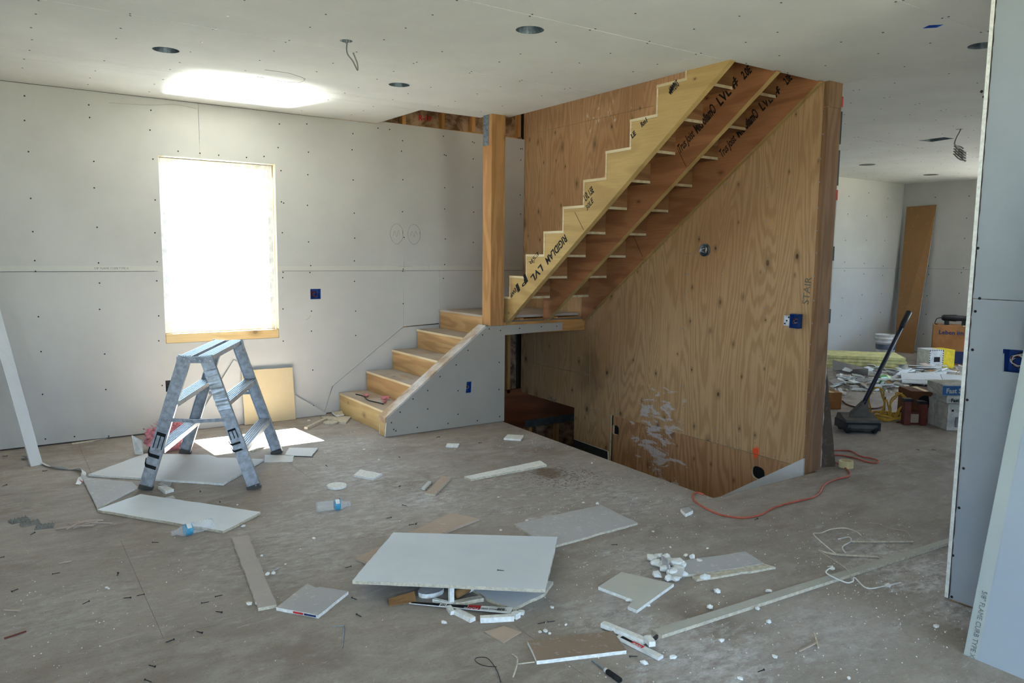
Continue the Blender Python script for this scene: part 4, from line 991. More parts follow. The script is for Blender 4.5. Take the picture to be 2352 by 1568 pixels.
scrap('narrow grey drywall edge strip in front of the rubble-covered piece', [(2.655,2.348),(3.068,2.251),(3.082,2.198),(2.643,2.310)], t=.011, top=M_GYPD, side=M_GYPD, amp=.004)
scrap('narrow white plank of drywall with wet dark end beside the spill', [(2.562,4.312),(3.245,4.363),(3.216,4.244),(2.569,4.236)], top=M_GYP, side=M_GYPD, amp=.002)
ag = scrap('narrow pinkish-brown drywall strip with dark scuffed end', [(2.448,4.408),(2.485,4.348),(2.215,4.085),(2.170,4.134)], top=M_BROWN, side=M_GYPD, amp=.001)
scrap('small grey drywall chip standing beside pinkish-brown strip', [(2.311,4.353),(2.324,4.333),(2.216,4.222),(2.208,4.249)], top=M_TOP, amp=.001)
scrap('white drywall chip on the floor at the stairwell edge', [(3.498,5.169),(3.595,5.072),(3.491,4.967),(3.394,5.072)], top=M_GYP, amp=.0015)
scrap('tiny white drywall chip in front of the knee wall', [(2.920,5.179),(2.999,5.121),(2.941,5.050),(2.870,5.111)], t=.012, top=M_GYP, amp=.0015)
scrap('broken drywall piece against first stair riser, upper of group', [(2.551,6.731),(2.653,6.739),(2.611,6.579),(2.528,6.562)], t=.012, z0=.018, top=M_GYPD, amp=.002)
scrap('grey drywall offcut at first stair riser, largest of group', [(2.416,6.665),(2.654,6.519),(2.519,6.300),(2.477,6.348),(2.487,6.426),(2.423,6.529)], top=M_GYPD, side=M_GYPD, amp=.002)
stick('slender pale gypsum stick left of the stair foot drywall pieces', (2.149,6.288), (2.422,6.548), .035, .02, mat=M_GYPD)
stick('pale wooden shim lying on the sunlit floor behind ladder', (1.546,5.773), (1.726,5.912), .03, .012, mat=M_GYPD, name='drywall_sliver')
stick('thin grey drywall sliver along back wall at floor, left part', (0.426,6.755), (0.579,6.775), .03, .008, mat=M_GYPD, name='drywall_sliver')
stick('pale drywall sliver along back wall at floor, left of pink insulation', (0.471,6.759), (0.678,6.833), .02, .006, mat=M_CAP, name='drywall_sliver')
# boards leaning on the back wall
scrap3('kraft-brown drywall back leaning against wall under the window', [(1.747, 6.715, .004), (2.201, 6.715, .004), (2.196, 6.760, .478), (1.742, 6.760, .482)], .0145, M_KRAFT, M_GYP, up=(0, -1, .1), amp=.001)
scrap3('white corner-cut drywall piece leaning behind the kraft-brown one', [(1.315, 6.764, .016), (1.40, 6.763, .003), (2.50, 6.763, .003), (2.513, 6.764, .015), (1.688, 6.788, .58)], .011, M_WALL, M_GYPD, up=(0, -1, .1))
ls = scrap3('tall narrow drywall strip leaning on the wall, far left', [(.136, 6.19, .0), (.207, 6.22, .0), (-.21, 6.785, 2.40), (-.30, 6.785, 2.40)], .0145, M_TOP, M_GYP, up=(0, -1, .1), amp=.001, name='drywall_strip')
# paper tape
g = G(); tp = [V((*p, .006)) for p in [(0.093,6.479),(0.192,6.264),(0.256,6.066),(0.329,5.969),(0.390,5.918),(0.427,5.820),(0.408,5.687),(0.388,5.596),(0.367,5.530)]]; sp = spline(tp, 5)
vs = []
for i, p in enumerate(sp):
    d = (sp[min(i + 1, len(sp) - 1)] - sp[max(i - 1, 0)]).normalized(); s_ = d.cross(V((0, 0, 1))); vs += [p + s_ * .012 + V((0, 0, .012 + .01 * math.sin(i * .6))), p - s_ * .014 + V((0, 0, -.004))]
o = mk('paper_ribbon', vs, [(2 * i, 2 * i + 1, 2 * i + 3, 2 * i + 2) for i in range(len(sp) - 1)], M_WHITE, None, True); tag(o, 'white paper tape ribbon trailing from the leaning strip', 'tape')
o_ = mk('red_print', [vs[-12], vs[-11], vs[-9], vs[-10]], [(0, 1, 3, 2)], M_RED, o); o_.location = (0, 0, .0008)
# pink insulation behind the ladder
bm = bmesh.new(); bmesh.ops.create_icosphere(bm, subdivisions=4, radius=.14)
from mathutils import noise as mn
for v in bm.verts:
    q = v.co.normalized(); k = 1 + .35 * mn.fractal(q * 2.2, .8, 2, 4) + .10 * mn.noise(q * 16); v.co = V((q.x * .15 * k, q.y * .09 * k, q.z * .105 * k))
me = bpy.data.meshes.new('insulation_clump'); bm.to_mesh(me); bm.free(); me.materials.append(M_PINK)
pi_ = (1.033,6.186)
o = bpy.data.objects.new('insulation_clump', me); link(o); o.location = (pi_[0], pi_[1], .098); tag(o, 'pink fibreglass insulation clump behind left ladder legs', 'insulation')
g = G()
for k in range(160):
    a_, b_ = random.uniform(0, 6.28), random.uniform(-.2, 1.4); q = V((math.cos(a_) * math.cos(b_), math.sin(a_) * math.cos(b_), math.sin(b_)))
    p = V((q.x * .15, q.y * .09, q.z * .105)) + V((pi_[0], pi_[1], .098)); g.bar(p, p + q * .03 + V((random.uniform(-.03, .03), random.uniform(-.02, .02), random.uniform(-.02, .02))), .003, .003)
g.build('loose_fibres', M_PINK, o)['kind'] = 'stuff'
scrap3('torn white facing paper beside the pink insulation', [(pi_[0] - .24, pi_[1] - .03, .003), (pi_[0] - .19, pi_[1] - .08, .002), (pi_[0] - .19, pi_[1] - .02, .1), (pi_[0] - .25, pi_[1] + .03, .14)], .002, M_WHITE, M_WHITE, 'paper_flap', 'paper scrap', up=(0, -1, 0))
# bottles
def bottle(label, base, cap, r=.031, pet=None, lab=None, group=None, length=None):
    a, b = V((*base, r + .0005)), V((*cap, r * .9)); d = (b - a).normalized(); Ln = length or (b - a).length
    t = thing('water_bottle', label, 'bottle', (*base, 0), group); M = Matrix.Translation(a) @ d.to_track_quat('Z', 'Y').to_matrix().to_4x4()
    rib = lambda f, c: (r * c, Ln * f)
    prof = [rib(0, .55), rib(.01, .85), rib(.03, .97)] + [rib(.06 + k * .03, (.90, .99)[k % 2]) for k in range(14)] + [rib(.50, 1), rib(.72, 1), rib(.80, .80), rib(.87, .48), rib(.90, .40), rib(.93, .40)]
    G().lathe(prof, M, 22).build('bottle_body', pet or M_PET, t, True)
    G().lathe([(r * 1.012, Ln * .53), (r * 1.012, Ln * .70)], M, 22, 0, False).build('bottle_label', lab or M_LABELB, t, True)
    G().lathe([(r * .43, Ln * .925), (r * .44, Ln * .93), (r * .44, Ln), (r * .40, Ln * 1.005)], M, 16).build('bottle_cap', pet or M_PET, t)
    s_ = d.cross(V((0, 0, 1))).normalized(); c = a + d * Ln * .61
    n_ = (V((0, 0, 1)) * .8 + V((0, -1, 0)) * .6); n_ = (n_ - d * n_.dot(d)).normalized()
    o_ = G().box((-.012, -.016, 0), (.012, .016, .0008), 0, Matrix.Translation(c + n_ * r * 1.01) @ Matrix((d, n_.cross(d), n_)).transposed().to_4x4()).build('label_print', M_WHITE, t); return t
bottle('clear plastic water bottle with blue label beside the round cutout', (1.487,4.198), (1.682,4.165))
bottle('clear plastic water bottle with blue label touching the long pale sheet', (0.917,4.242), (0.700,4.212))
# cords
def cord(label, pts, r, mat, name, cat='cord', z=None):
    o = G().tube(spline([V((p[0], p[1], (p[2] if len(p) > 2 else r + .0005))) for p in pts], 7), r, 8).build(name, mat, None, True); return tag(o, label, cat)
cord('orange extension cord looping from stairwell corner toward side room', [(3.672,3.177),(3.673,3.229),(3.629,3.225),(3.572,3.178),(3.519,3.111),(3.475,2.985),(3.465,2.854),(3.536,2.756),(3.664,2.736),(3.836,2.773),(3.968,2.776),(4.101,2.770),(4.210,2.762),(4.337,2.797),(4.474,2.863),(4.594,2.902),(4.739,2.917),(4.845,2.912),(4.933,2.956),(5.007,3.026),(5.071,3.107),(5.112,3.193)], .0055, M_ORANGE, 'extension_cord')
cord('orange cord loop lying past the leaning board in side room', [(5.376,3.402),(5.463,3.363),(5.513,3.301),(5.435,3.180),(5.446,3.099),(5.425,3.025),(5.350,3.002),(5.323,3.061),(5.346,3.162),(5.331,3.261),(5.267,3.331)], .0055, M_ORANGE, 'extension_cord')
# tape roll
tr = (5.040,3.039)
o = G().lathe([(.036, 0), (.05, 0), (.05, .048), (.036, .048), (.036, 0)], Matrix.Translation((tr[0] + .03, tr[1] + .03, .0005)), 26, 0, False).build('tape_roll', M_TAPE, None); tag(o, 'cream roll of tape at foot of the leaning dark board', 'tape roll')
# board leaning by the plywood wall end, its shade put into the colour
p0, p1 = (5.001,3.200), (5.055,3.111)
scrap3('narrow drywall board with shade-darkened face leaning against the plywood wall end', [(4.905, 3.16, .0), (5.02, 3.12, .0), (4.945, 3.23, .985), (4.900, 3.24, .985)], .015, M_SHADEBOARD, M_GYP, up=(0, -1, 0), amp=.002)
# boards at the right wall
rbz = (3.015,1.293)
BT = paper('leaning_sheet_paper', (164, 172, 180), .0, grain=0)
lbw = scrap3('tall blue-grey drywall sheet leaning on the right wall', [(rbz[0], rbz[1], 0), (3.415, 1.255, 2.0), (3.415, -.6, 2.0), (rbz[0], -.6, 0)], .0155, BT, M_GYP, up=(-1, 0, .1), name='drywall_sheet', amp=0)
def lean(f, y): return V((rbz[0] + (3.415 - rbz[0]) * f, y, 2.0 * f)) + V((-.0014, 0, 0))
rb_y = lambda f: rbz[1] + (1.255 - rbz[1]) * f
mk('tapered_edge', [lean(.002, rb_y(0) - .002), lean(1, rb_y(1) - .002), lean(1, rb_y(1) - .05), lean(.002, rb_y(0) - .05)], [(0, 1, 2, 3)], M_TAPER2, lbw)
ld = (lean(1, rb_y(1)) - lean(0, rb_y(0))).normalized()
text('5/8" FLAME CURB TYPE X', .026, lean(.128, rb_y(.128) - .022) + V((-.0012, 0, 0)), -ld, V((0, -1, 0)), M_PRINT, lbw, fit=.26)
# ---------------------------------------------------------------- electrical boxes and wires
def squiggle(c, n, r, axis, seed):
    rnd = random.Random(seed); pts = []
    for i in range(n):
        a = i * 1.3 + rnd.random(); u, v = math.cos(a) * r * rnd.uniform(.4, 1), math.sin(a) * r * rnd.uniform(.4, 1); w = rnd.uniform(.004, .03)
        pts.append(V(c) + (V((u, w, v)) if axis == 'y' else V((w, u, v))))
    return spline(pts, 5)
def wall_box(label, c, w, h, axis, mat=M_BLUEBOX, wires=(M_WIRER,), depth=.06, group=None):
    t = thing('electrical_box', label, 'electrical box', c, group); g = G(); d = depth; e = .003
    def bx_(u0, u1, v0, v1, d0, d1):
        if axis == 'y': g.box((c[0] + u0, c[1] + d0, c[2] + v0), (c[0] + u1, c[1] + d1, c[2] + v1))
        else: g.box((c[0] + d0, c[1] + u0, c[2] + v0), (c[0] + d1, c[1] + u1, c[2] + v1))
    bx_(-w, w, -h, h, d - e, d); bx_(-w, -w + e, -h, h, .001, d); bx_(w - e, w, -h, h, .001, d); bx_(-w, w, -h, -h + e, .001, d); bx_(-w, w, h - e, h, .001, d)
    g.build('box_shell', mat, t)
    for i, m in enumerate(wires):
        o = V(c); o += V((0, .012, 0)) if axis == 'y' else V((.012, 0, 0))
        G().tube(squiggle(o, 9, min(w, h) * .72, axis, i + int(c[0] * 100)), .0022, 6).build('wire', m, t, True)
    return t
(x, z) = OUTB[0]; wall_box('open blue square switch box with red wires, right of the window', (x, CY + .002, z), .0485, .0465, 'y', M_BLUEBOX, (M_WIRER, M_WIRER, M_BLACK))
(x, z) = OUTB[1]; wall_box('small dark outlet box low on wall, behind the ladder left leg', (x, CY + .002, z), .030, .046, 'y', M_BLACK, (M_BLACK,))
wall_box('blue outlet box with yellow cable in the sloping knee wall', (kb[0], KN + .003, kb[1]), .027, .048, 'y', M_BLUEBOX, (M_YELLOW, M_BLACK), .05)
yy = (rb[0][0] + rb[1][0]) / 2; zz = (rb[1][1] + rb[2][1]) / 2; ry_ = abs(rb[0][0] - rb[1][0]) / 2; 
t_ = wall_box('wide blue double switch box full of wires, right wall', (RXX + .002, yy, (rb[0][1] + rb[2][1]) / 2), ry_ + .002, .055, 'x', M_BLUEBOX, (M_WIREW, M_WIREW, M_WIREW, M_BLACK, M_BLACK, M_WIRER), .065)
# blue box with bracket on the plywood
(y, z) = (3.284,1.071); p = ply(y, z)
t_ = thing('electrical_box', 'blue switch box with galvanised bracket nailed on plywood', 'electrical box', p)
g = G(); 
for a, b in (((-.052, -.036, -.05), (-.049, .03, .05)),): g.box(a, b, 0, Matrix.Translation(p))
g = G(); g.box((-.052, -.034, -.05), (-.001, -.031, .05), 0, Matrix.Translation(p)); g.box((-.052, .031, -.05), (-.001, .034, .05), 0, Matrix.Translation(p)); g.box((-.052, -.034, .047), (-.001, .034, .05), 0, Matrix.Translation(p)); g.box((-.052, -.034, -.05), (-.001, .034, -.047), 0, Matrix.Translation(p)); g.box((-.006, -.034, -.05), (-.001, .034, .05), 0, Matrix.Translation(p))
g.build('box_shell', M_BLUEBOX, t_)
G().box((-.046, .035, -.036), (-.043, .085, .036), 0, Matrix.Translation(p)).box((-.046, .034, -.030), (-.001, .037, .03), 0, Matrix.Translation(p)).build('bracket', M_ALUL, t_)
g = G()
for a, b in ((.06, 0), (.045, .025), (.075, -.022)): g.lathe([(.006, 0), (.006, .002)], Matrix.Translation(p + V((-.048, a, b))) @ Matrix.Rotation(math.pi / 2, 4, 'Y'), 10)
g.build('bracket_hole', M_DARK, t_)
for i in range(3): G().tube(squiggle(p + V((-.045, 0, 0)), 7, .026, 'x', 40 + i), .002, 6).build('wire', (M_BLACK, M_WIREW, M_WIRER)[i], t_, True)
(y, z) = (4.183,1.573); p = ply(y, z)
t_ = thing('electrical_box', 'round steel junction box high on plywood wall', 'electrical box', p)
Mx = Matrix.Translation(p) @ Matrix.Rotation(-math.pi / 2, 4, 'Y')
G().lathe([(.052, .0005), (.052, .014), (.047, .014), (.046, .002), (.0, .0015)], Mx, 28).build('box_shell', M_GALV, t_, True)
for i in range(3): G().tube(squiggle(p + V((-.03, 0, 0)), 9, .034, 'x', 60 + i), .0025, 6).build('wire', (M_WIREG, M_BLACK, M_WIREW)[i], t_, True)
# ceiling: hanging wire, blue box, duct opening, coil
(x, y) = SMALL[0]; z = zc(y)
t_ = thing('hanging_wire', 'grey cable hooking down from a small round ceiling hole', 'cable', (x, y, z))
pts = [V((x, y, z + .05)), V((x, y, z - .01))] + [V((a, 4.227, b)) for a, b in [(1.729,2.707),(1.726,2.673),(1.733,2.643),(1.762,2.612),(1.788,2.567),(1.793,2.575),(1.788,2.608),(1.765,2.658)]]
G().tube(spline(pts, 7), .0042, 8).build('cable', M_WIREG, t_, True)
G().lathe([(.0355, .0), (.0355, .05), (.01, .055)], Matrix.Translation((x, y, z)), 18, 0, False).build('hole_box', M_GALV, t_, True)
t_ = thing('ceiling_box', 'blue rectangular electrical box set in the ceiling, top right', 'electrical box', (*(4.005,2.106), zc(2.2)))
r = RECT[0]; g = G(); g.holed([(a, b) for a, b in r], [], putZ, .05, .054)
g.holed(inset(r, -.004), [inset(r, .001)], putZ, .001, .05); g.build('box_shell', plain('bright_blue_plastic', (30, 84, 190), .4), t_)
t_ = thing('duct_boot', 'square sheet metal duct opening in the side room ceiling', 'duct', (*(7.894,4.044), zc(4.1)))
r = RECT[1]; g = G(); g.holed(inset(r, -.003), [inset(r, .002)], putZ, .001, .15); g.build('boot', M_GALV, t_); G().holed(inset(r, .0), [], putZ, .15, .152).build('boot_top', M_DARK, t_)
(x, y) = SMALL[1]; z = zc(y); yq = y
t_ = thing('coiled_cable', 'grey cable coil hanging from side room ceiling', 'cable', (x, y, z))
w_ = [(7.432,2.708),(7.364,2.623),(7.349,2.567),(7.457,2.545)]
pts = [V((x, y, z + .05))] + [V((a, y, b)) for a, b in w_]
g = G(); g.tube(spline(pts, 6), .006, 8); cc = pts[-1]
cl_ = [cc + V((.058 * math.cos(a), .05 * math.sin(a), .032 * math.sin(a) + .006 * math.sin(3 * a) - .0016 * i)) for i, a in enumerate([k * .42 for k in range(62)])]
g.tube(cl_, .006, 7); g.build('cable', M_WIREG, t_, True)
for i, (pp, tx) in enumerate((([(9.430,5.672),(9.615,5.782)], 'left'), ([(11.225,5.770),(11.408,5.863)], 'right'))):
    c_ = V((*pp[0], zc(pp[0][1]) - .001)); o = G().lathe([(.10, 0), (.10, -.002), (.07, -.004)], Matrix.Translation(c_), 20).build('ceiling_cutout', M_GUN); tag(o, 'dark round cutout far back in side room ceiling, ' + tx + ' of two', 'ceiling opening')

# ---------------------------------------------------------------- side room
def near(p, marks): return min(marks, key=lambda m: (m[1][0] - p[0]) ** 2 + (m[1][1] - p[1]) ** 2)[0]
HEAPM = [('left of the green bottle', (8.872,5.343)), ('around the green bottle', (8.820,4.889)), ('before the white sheets', (8.998,4.538)), ('beside the foam stack', (8.053,5.003)), ('behind the white sheets', (10.418,5.271)), ('near the yellow carton', (10.793,5.050)), ('in front of the foam stack', (9.606,5.483))]
FLM = [('beside the tilted sheet', (1.817,3.122)), ('by the long grey strip', (0.945,3.502)), ('by the L-shaped piece', (2.325,2.385)), ('along the long batten', (2.772,2.042)), ('at the bottom right', (2.353,1.623)), ('by the brown-faced piece', (1.778,2.149)), ('by the dusty grey board', (2.638,3.211)), ('by the stepladder', (1.039,5.265)), ('at the far left', (0.050,4.327)), ('at the near left', (0.425,3.073)), ('by the stair foot', (2.314,5.747)), ('by the round cutout', (1.836,4.645)), ('by the narrow white plank', (2.884,4.346)), ('near the pale wire strips', (3.564,1.993)), ('in the side room', (6.059,2.918)), ('by the water bottle', (1.547,4.124))]
scrap3('tall brown board leaning in the far corner of side room', [(12.16, 6.646, 0), (12.222, 6.356, .0), (12.395, 6.245, 2.38), (12.395, 6.724, 2.37)], .013, M_KRAFT2, M_GYP, up=(-1, 0, 0), name='leaning_board', cat='board')
b_ = (11.276,6.300)
t_ = thing('bucket', 'white plastic bucket with grey band near the far corner', 'bucket', (*b_, 0)); M = Matrix.Translation((*b_, 0))
G().lathe([(.128, .001), (.134, .10), (.142, .24), (.147, .24), (.147, .255), (.143, .258), (.145, .30), (.152, .30), (.152, .315), (.147, .318), (.149, .35), (.156, .352), (.156, .366), (.148, .366), (.140, .30), (.125, .01), (.02, .008)], M, 28).build('bucket_body', M_WHITE, t_, True)
G().lathe([(.1385, .14), (.1425, .22)], M, 28, 0, False).build('printed_band', plain('grey_blue_print', (96, 108, 130), .6), t_, True)
G().tube(spline([V((b_[0] + .155 * math.cos(a), b_[1] + .155 * math.sin(a), .30 - .10 * math.sin((a + 1.2) / 3.1 * math.pi))) for a in [-1.2 + k * .31 for k in range(11)]], 4), .003, 6).build('handle', M_GALV, t_, True)
# cardboard carton with a tool on top; box facing the camera side
def crate(name, label, cat, center, w, d, h, rot, mat, flap=True):
    t = thing(name, label, cat, (*center, 0)); M = Matrix.Translation((*center, 0)) @ Matrix.Rotation(rot, 4, 'Z')
    G().box((-w / 2, -d / 2, .001), (w / 2, d / 2, h), 0, M).build('carton_body', mat, t)
    if flap:
        for s in (-1, 1): G().box((-w / 2, min(0, s * d / 2) + .003, h), (w / 2, max(0, s * d / 2) - .003, h + .004), 0, M).build('flap', mat, t)
        G().box((-.025, -d / 2, h + .004), (.025, d / 2, h + .005), 0, M).build('tape_band', M_TAPE, t)
    return t, M
RC = math.radians(-62)
cA = (11.122,5.528)
Mr = Matrix.Rotation(RC, 3, 'Z'); ct = V((*cA, 0)) + Mr @ V((.40, .22, 0)) + V((.17, .08, 0))
t_, M = crate('moving_carton', 'large brown carton with blue base band, end of side room', 'carton', (ct.x, ct.y), .80, .44, .56, RC, M_CARD)
G().box((-.36, -.2215, .02), (.40, -.2203, .20), 0, M).build('blue_band', M_NAVY, t_)
xd = M.to_3x3() @ V((1, 0, 0))
text('Leben im Bad', .085, M @ V((-.33, -.2215, .44)), xd, (0, 0, 1), M_NAVY, t_, .002)
tt = thing('power_tool', 'black handheld power tool lying on the brown carton', 'power tool', M @ V((-.1, 0, .565)))
Mt = M @ Matrix.Translation((-.10, -.02, .567))
g = G(); g.lathe([(.028, -.20), (.045, -.17), (.05, -.02), (.042, .0), (.036, .14), (.045, .18), (.045, .30)], Mt @ Matrix.Translation((0, 0, .10)) @ Matrix.Rotation(math.pi / 2, 4, 'Y'), 16); g.build('motor_housing', M_BLACK, tt, True)
G().box((-.16, -.03, .0), (-.10, .03, .07), 0, Mt).box((.06, -.025, .0), (.11, .025, .075), 0, Mt).build('handle', M_BLACK, tt)
G().box((.24, -.035, .03), (.30, .035, .10), 0, Mt).build('gear_head', M_GALV, tt)
G().tube(spline([Mt @ V(p) for p in ((-.2, 0, .1), (-.26, 0, .08), (-.28, -.02, .01), (-.25, -.06, .006))], 6), .006, 7).build('power_cord', M_BLACK, tt, True)
cB = (10.747,5.356); Mr = Matrix.Rotation(math.radians(-28), 3, 'Z'); RB = math.radians(-28)
ct = V((*cB, 0)) + Mr @ V((.19, .14, 0))
M = Matrix.Translation((ct.x, ct.y, 0)) @ Matrix.Rotation(RB, 4, 'Z')
t_ = thing('small_carton', 'yellow and white carton with striped edges on debris', 'carton', (ct.x, ct.y, 0))
G().box((-.19, -.13, .001), (.02, .14, .26), 0, M).build('white_half', M_WHITE, t_); G().box((.02, -.13, .001), (.19, .14, .26), 0, M).build('yellow_half', M_YELB, t_)
g = G()
for k in range(8): g.box((-.19 + k * .028, -.1313, .245), (-.178 + k * .028, -.1303, .26), 0, M); g.box((.008, -.1313, .01 + k * .032), (.02, -.1303, .026 + k * .032), 0, M); g.box((-.19, -.1313, .01 + k * .032), (-.178, -.1303, .026 + k * .032), 0, M)
g.build('stripe_border', M_BLACK, t_); G().box((-.12, -.1313, .09), (-.03, -.1303, .16), 0, M).build('printed_square', M_INK, t_)
# yellow foam boards
for k, (a, b, c, d) in enumerate((((1905, 838), (1908, 812), (2052, 806), (2062, 838)), ((1908, 838), (1912, 812), (2056, 806), (2064, 838)), ((1906, 838), (1910, 812), (2050, 806), (2060, 838)), ((1908, 836), (1912, 812), (2047, 806), (2056, 836)))):
    pass
f0 = V((9.560,6.050)); f1 = V((10.045,5.490))
dx = (f1 - f0).normalized(); dn = V((dx.y, -dx.x))
if dn.dot(f0) < 0: dn = -dn
for k in range(4):
    o_ = f0 - dx * .35 + dx * random.uniform(-.04, .05); L_ = 1.15 + random.uniform(-.03, .08)
    q = [o_, o_ + dx * L_, o_ + dx * L_ + dn * .62, o_ + dn * .62]
    o = G().prism([(p.x, p.y, .046 * (k + 1)) for p in q], (0, 0, -.040)).build('foam_board', M_FOAM); tag(o, 'pale yellow foam board in the stack near the white bucket', 'foam board', 'stacked yellow foam boards')
scrap3('beige drywall sheet tilted against the yellow foam stack', [(9.264,5.887,0.020),(9.235,5.367,0.000),(9.125,5.305,0.130),(9.409,5.988,0.140)], .014, M_TOP2, M_GYP, up=(0, -1, .4))
bottle('large green soda bottle lying in the side room debris heap', (8.758,4.962), (9.410,5.024), .055, M_PETG, plain('green_yellow_label', (170, 186, 70), .5), None, .33)
bottle('clear bottle with blue label in the debris at the left', (8.516,5.326), (8.808,5.304), .042, M_PET, M_LABELB, None, .22)
for lab, q in (('white drywall sheet in heap, right of the green bottle', [(8.733,4.650,0.090),(9.179,4.307,0.060),(10.035,4.789,0.060),(9.360,5.014,0.100)]), ('white drywall sheet in heap, beside yellow carton', [(9.426,4.559,0.140),(9.596,4.376,0.130),(8.899,4.004,0.120),(8.681,4.133,0.130)]), ('curled white paper-faced piece left of white sheets in heap', [(9.052,4.969,0.060),(9.556,5.110,0.100),(9.813,5.122,0.090),(9.288,4.971,0.040)])):
    scrap3(lab, q, .014, M_TOP, M_GYP, amp=.004)
stick('long thin pale strip lying across the heap in side room', (8.623,4.901), (9.208,4.481), .03, .012, z0=.09)
g_h = 'scraps heaped in the side room'
rh = random.Random(5)
Q0, Q1, Q2, Q3 = [V(p) for p in [(7.739,4.868),(9.060,4.570),(11.015,5.012),(9.479,6.004)]]
for k in range(110):
    u, v = rh.random(), rh.random(); p = Q0.lerp(Q1, u).lerp(Q3.lerp(Q2, u), v); a = rh.uniform(0, 3.14); w, l = rh.uniform(.02, .12), rh.uniform(.06, .34); tilt = rh.uniform(-.35, .35)
    M = Matrix.Translation((p.x, p.y, rh.uniform(.012, .075) + abs(math.sin(tilt)) * w / 2)) @ Matrix.Rotation(a, 4, 'Z') @ Matrix.Rotation(tilt, 4, 'X')
    n_ = rh.choice((4, 4, 5)); pl = [(l / 2 * math.copysign(1, math.cos(i * 6.283 / n_ + .78)) * rh.uniform(.75, 1.1), w / 2 * math.copysign(1, math.sin(i * 6.283 / n_ + .78)) * rh.uniform(.7, 1.1)) for i in range(n_)]
    o = G().prism([M @ V((x, y, .006)) for x, y in pl], M.to_3x3() @ V((0, 0, -.012)), 0, 1).build('heap_scrap', [rh.choice((M_TOP, M_TOP2, M_TOP, M_BROWN, M_GYP, M_KRAFT2)), M_GYP])
    cw = {M_TOP.name: 'grey', M_TOP2.name: 'dusty grey', M_BROWN.name: 'tan', M_GYP.name: 'white', M_KRAFT2.name: 'brown'}[o.data.materials[0].name]; lw = 'long' if l > .24 else 'short' if l < .12 else 'mid-sized'; nw = near(p, HEAPM)
    tag(o, lw + ' ' + cw + ' scrap in the side room heap, ' + nw, 'drywall scrap', lw + ' ' + cw + ' heap scraps ' + nw)
g = G()
for k in range(700):
    u, v = rh.random(), rh.random(); p = Q0.lerp(Q1, u).lerp(Q3.lerp(Q2, u), v); s_ = rh.uniform(.006, .022); q = V((p.x + rh.gauss(0, .12), p.y + rh.gauss(0, .12), s_ * .5))
    g.box((-s_, -s_ * .7, -s_ * .4), (s_, s_ * .8, s_ * .5), 0, Matrix.Translation(q) @ Matrix.Rotation(rh.uniform(0, 3), 4, 'Z'))
o = g.build('plaster_crumbs', M_GYPD); tag(o, 'plaster crumbs strewn under the side room heap', 'debris', None, 'stuff')
# sweeper
hd = V((*(6.227,3.687), 0))
t_ = thing('floor_sweeper', 'dark grey push sweeper with long navy handle standing upright', 'sweeper', hd)
A_ = math.radians(-35); M = Matrix.Translation(hd) @ Matrix.Rotation(A_, 4, 'Z')
g = G(); w = .145
pf = [(-.10, .035), (-.115, .09), (-.09, .15), (-.03, .165), (.05, .13), (.10, .12), (.115, .05), (.10, .03)]
g.prism([M @ V((-w, y, z)) for y, z in [(-q[0], q[1]) for q in pf]], M.to_3x3() @ V((2 * w, 0, 0))); g.build('sweeper_body', M_GUN, t_)
G().box((-w - .006, -.12, .03), (-w + .012, .12, .10), 0, M).box((w - .012, -.12, .03), (w + .006, .12, .10), 0, M).box((-w, -.125, .085), (w, -.11, .10), 0, M).build('bumper', M_BLACK, t_)
for s in (-1, 1):
    for yv in (-.075, .075): G().lathe([(.02, -.014), (.042, -.012), (.042, .012), (.02, .014)], M @ Matrix.Translation((s * (w - .03), yv, .043)) @ Matrix.Rotation(math.pi / 2, 4, 'Y'), 18).build('wheel', M_BLACK, t_)
p0 = M @ V((0, 0, .15)); p1 = V((6.985, 3.70, 1.03))
G().add([tuple(M @ V(q)) for q in ((-.09, -.03, .14), (.09, -.03, .14), (.09, .03, .14), (-.09, .03, .14))] + [tuple(p0.lerp(p1, .13) + V(q)) for q in ((-.022, -.018, 0), (.022, -.018, 0), (.022, .018, 0), (-.022, .018, 0))], [(0, 3, 2, 1), (4, 5, 6, 7), (0, 1, 5, 4), (1, 2, 6, 5), (2, 3, 7, 6), (3, 0, 4, 7)]).build('yoke', M_GUN, t_)
pole = G().tube([p0.lerp(p1, .10), p0.lerp(p1, .86)], .0185, 14).build('pole', plain('navy_pole', (24, 26, 46), .4), t_, True)
G().tube([p0.lerp(p1, .84), p0.lerp(p1, .88), p0.lerp(p1, .9), p1], lambda f: .020 + .006 * (f > .2), 14).build('grip', M_BLACK, t_, True)
# yellow cable coil
cy_ = V((*(6.913,3.809), 0)); rc = random.Random(3); pts = []
for k in range(46): a = k * .55; r_ = .13 + rc.uniform(-.02, .03); pts.append(cy_ + V((r_ * 1.15 * math.cos(a), r_ * .9 * math.sin(a), .012 + rc.uniform(0, .03) + k * .0006)))
d1 = V((.46, .0, 0)).normalized()
sx = V((.78, -.6, 0))
for k in range(28): a = -1.2 + k * .52; pts.append(cy_ - sx * .10 + V((0, .02 * rc.uniform(-1, 1), .16)) + sx * (.075 * math.cos(a)) + V((0, 0, .15 * math.sin(a))))
for k in range(28): a = 3.4 + k * .52; pts.append(cy_ + sx * .085 + V((.0, .03 * rc.uniform(-1, 1), .14)) + sx * (.055 * math.cos(a) + .03 * math.sin(a)) + V((0, 0, .12 * math.sin(a))))
o = G().tube(spline(pts, 4), .007, 6).build('cable_coil', M_YELLOW, None, True); tag(o, 'yellow cable coil heaped beside the floor sweeper', 'cable')
cord('dark hose running from the yellow coil to the left', [(7.400,4.565),(7.260,4.428),(7.209,4.299),(7.242,4.201),(7.339,4.142),(7.542,4.175)], .008, M_CARDD, 'hose', 'hose')
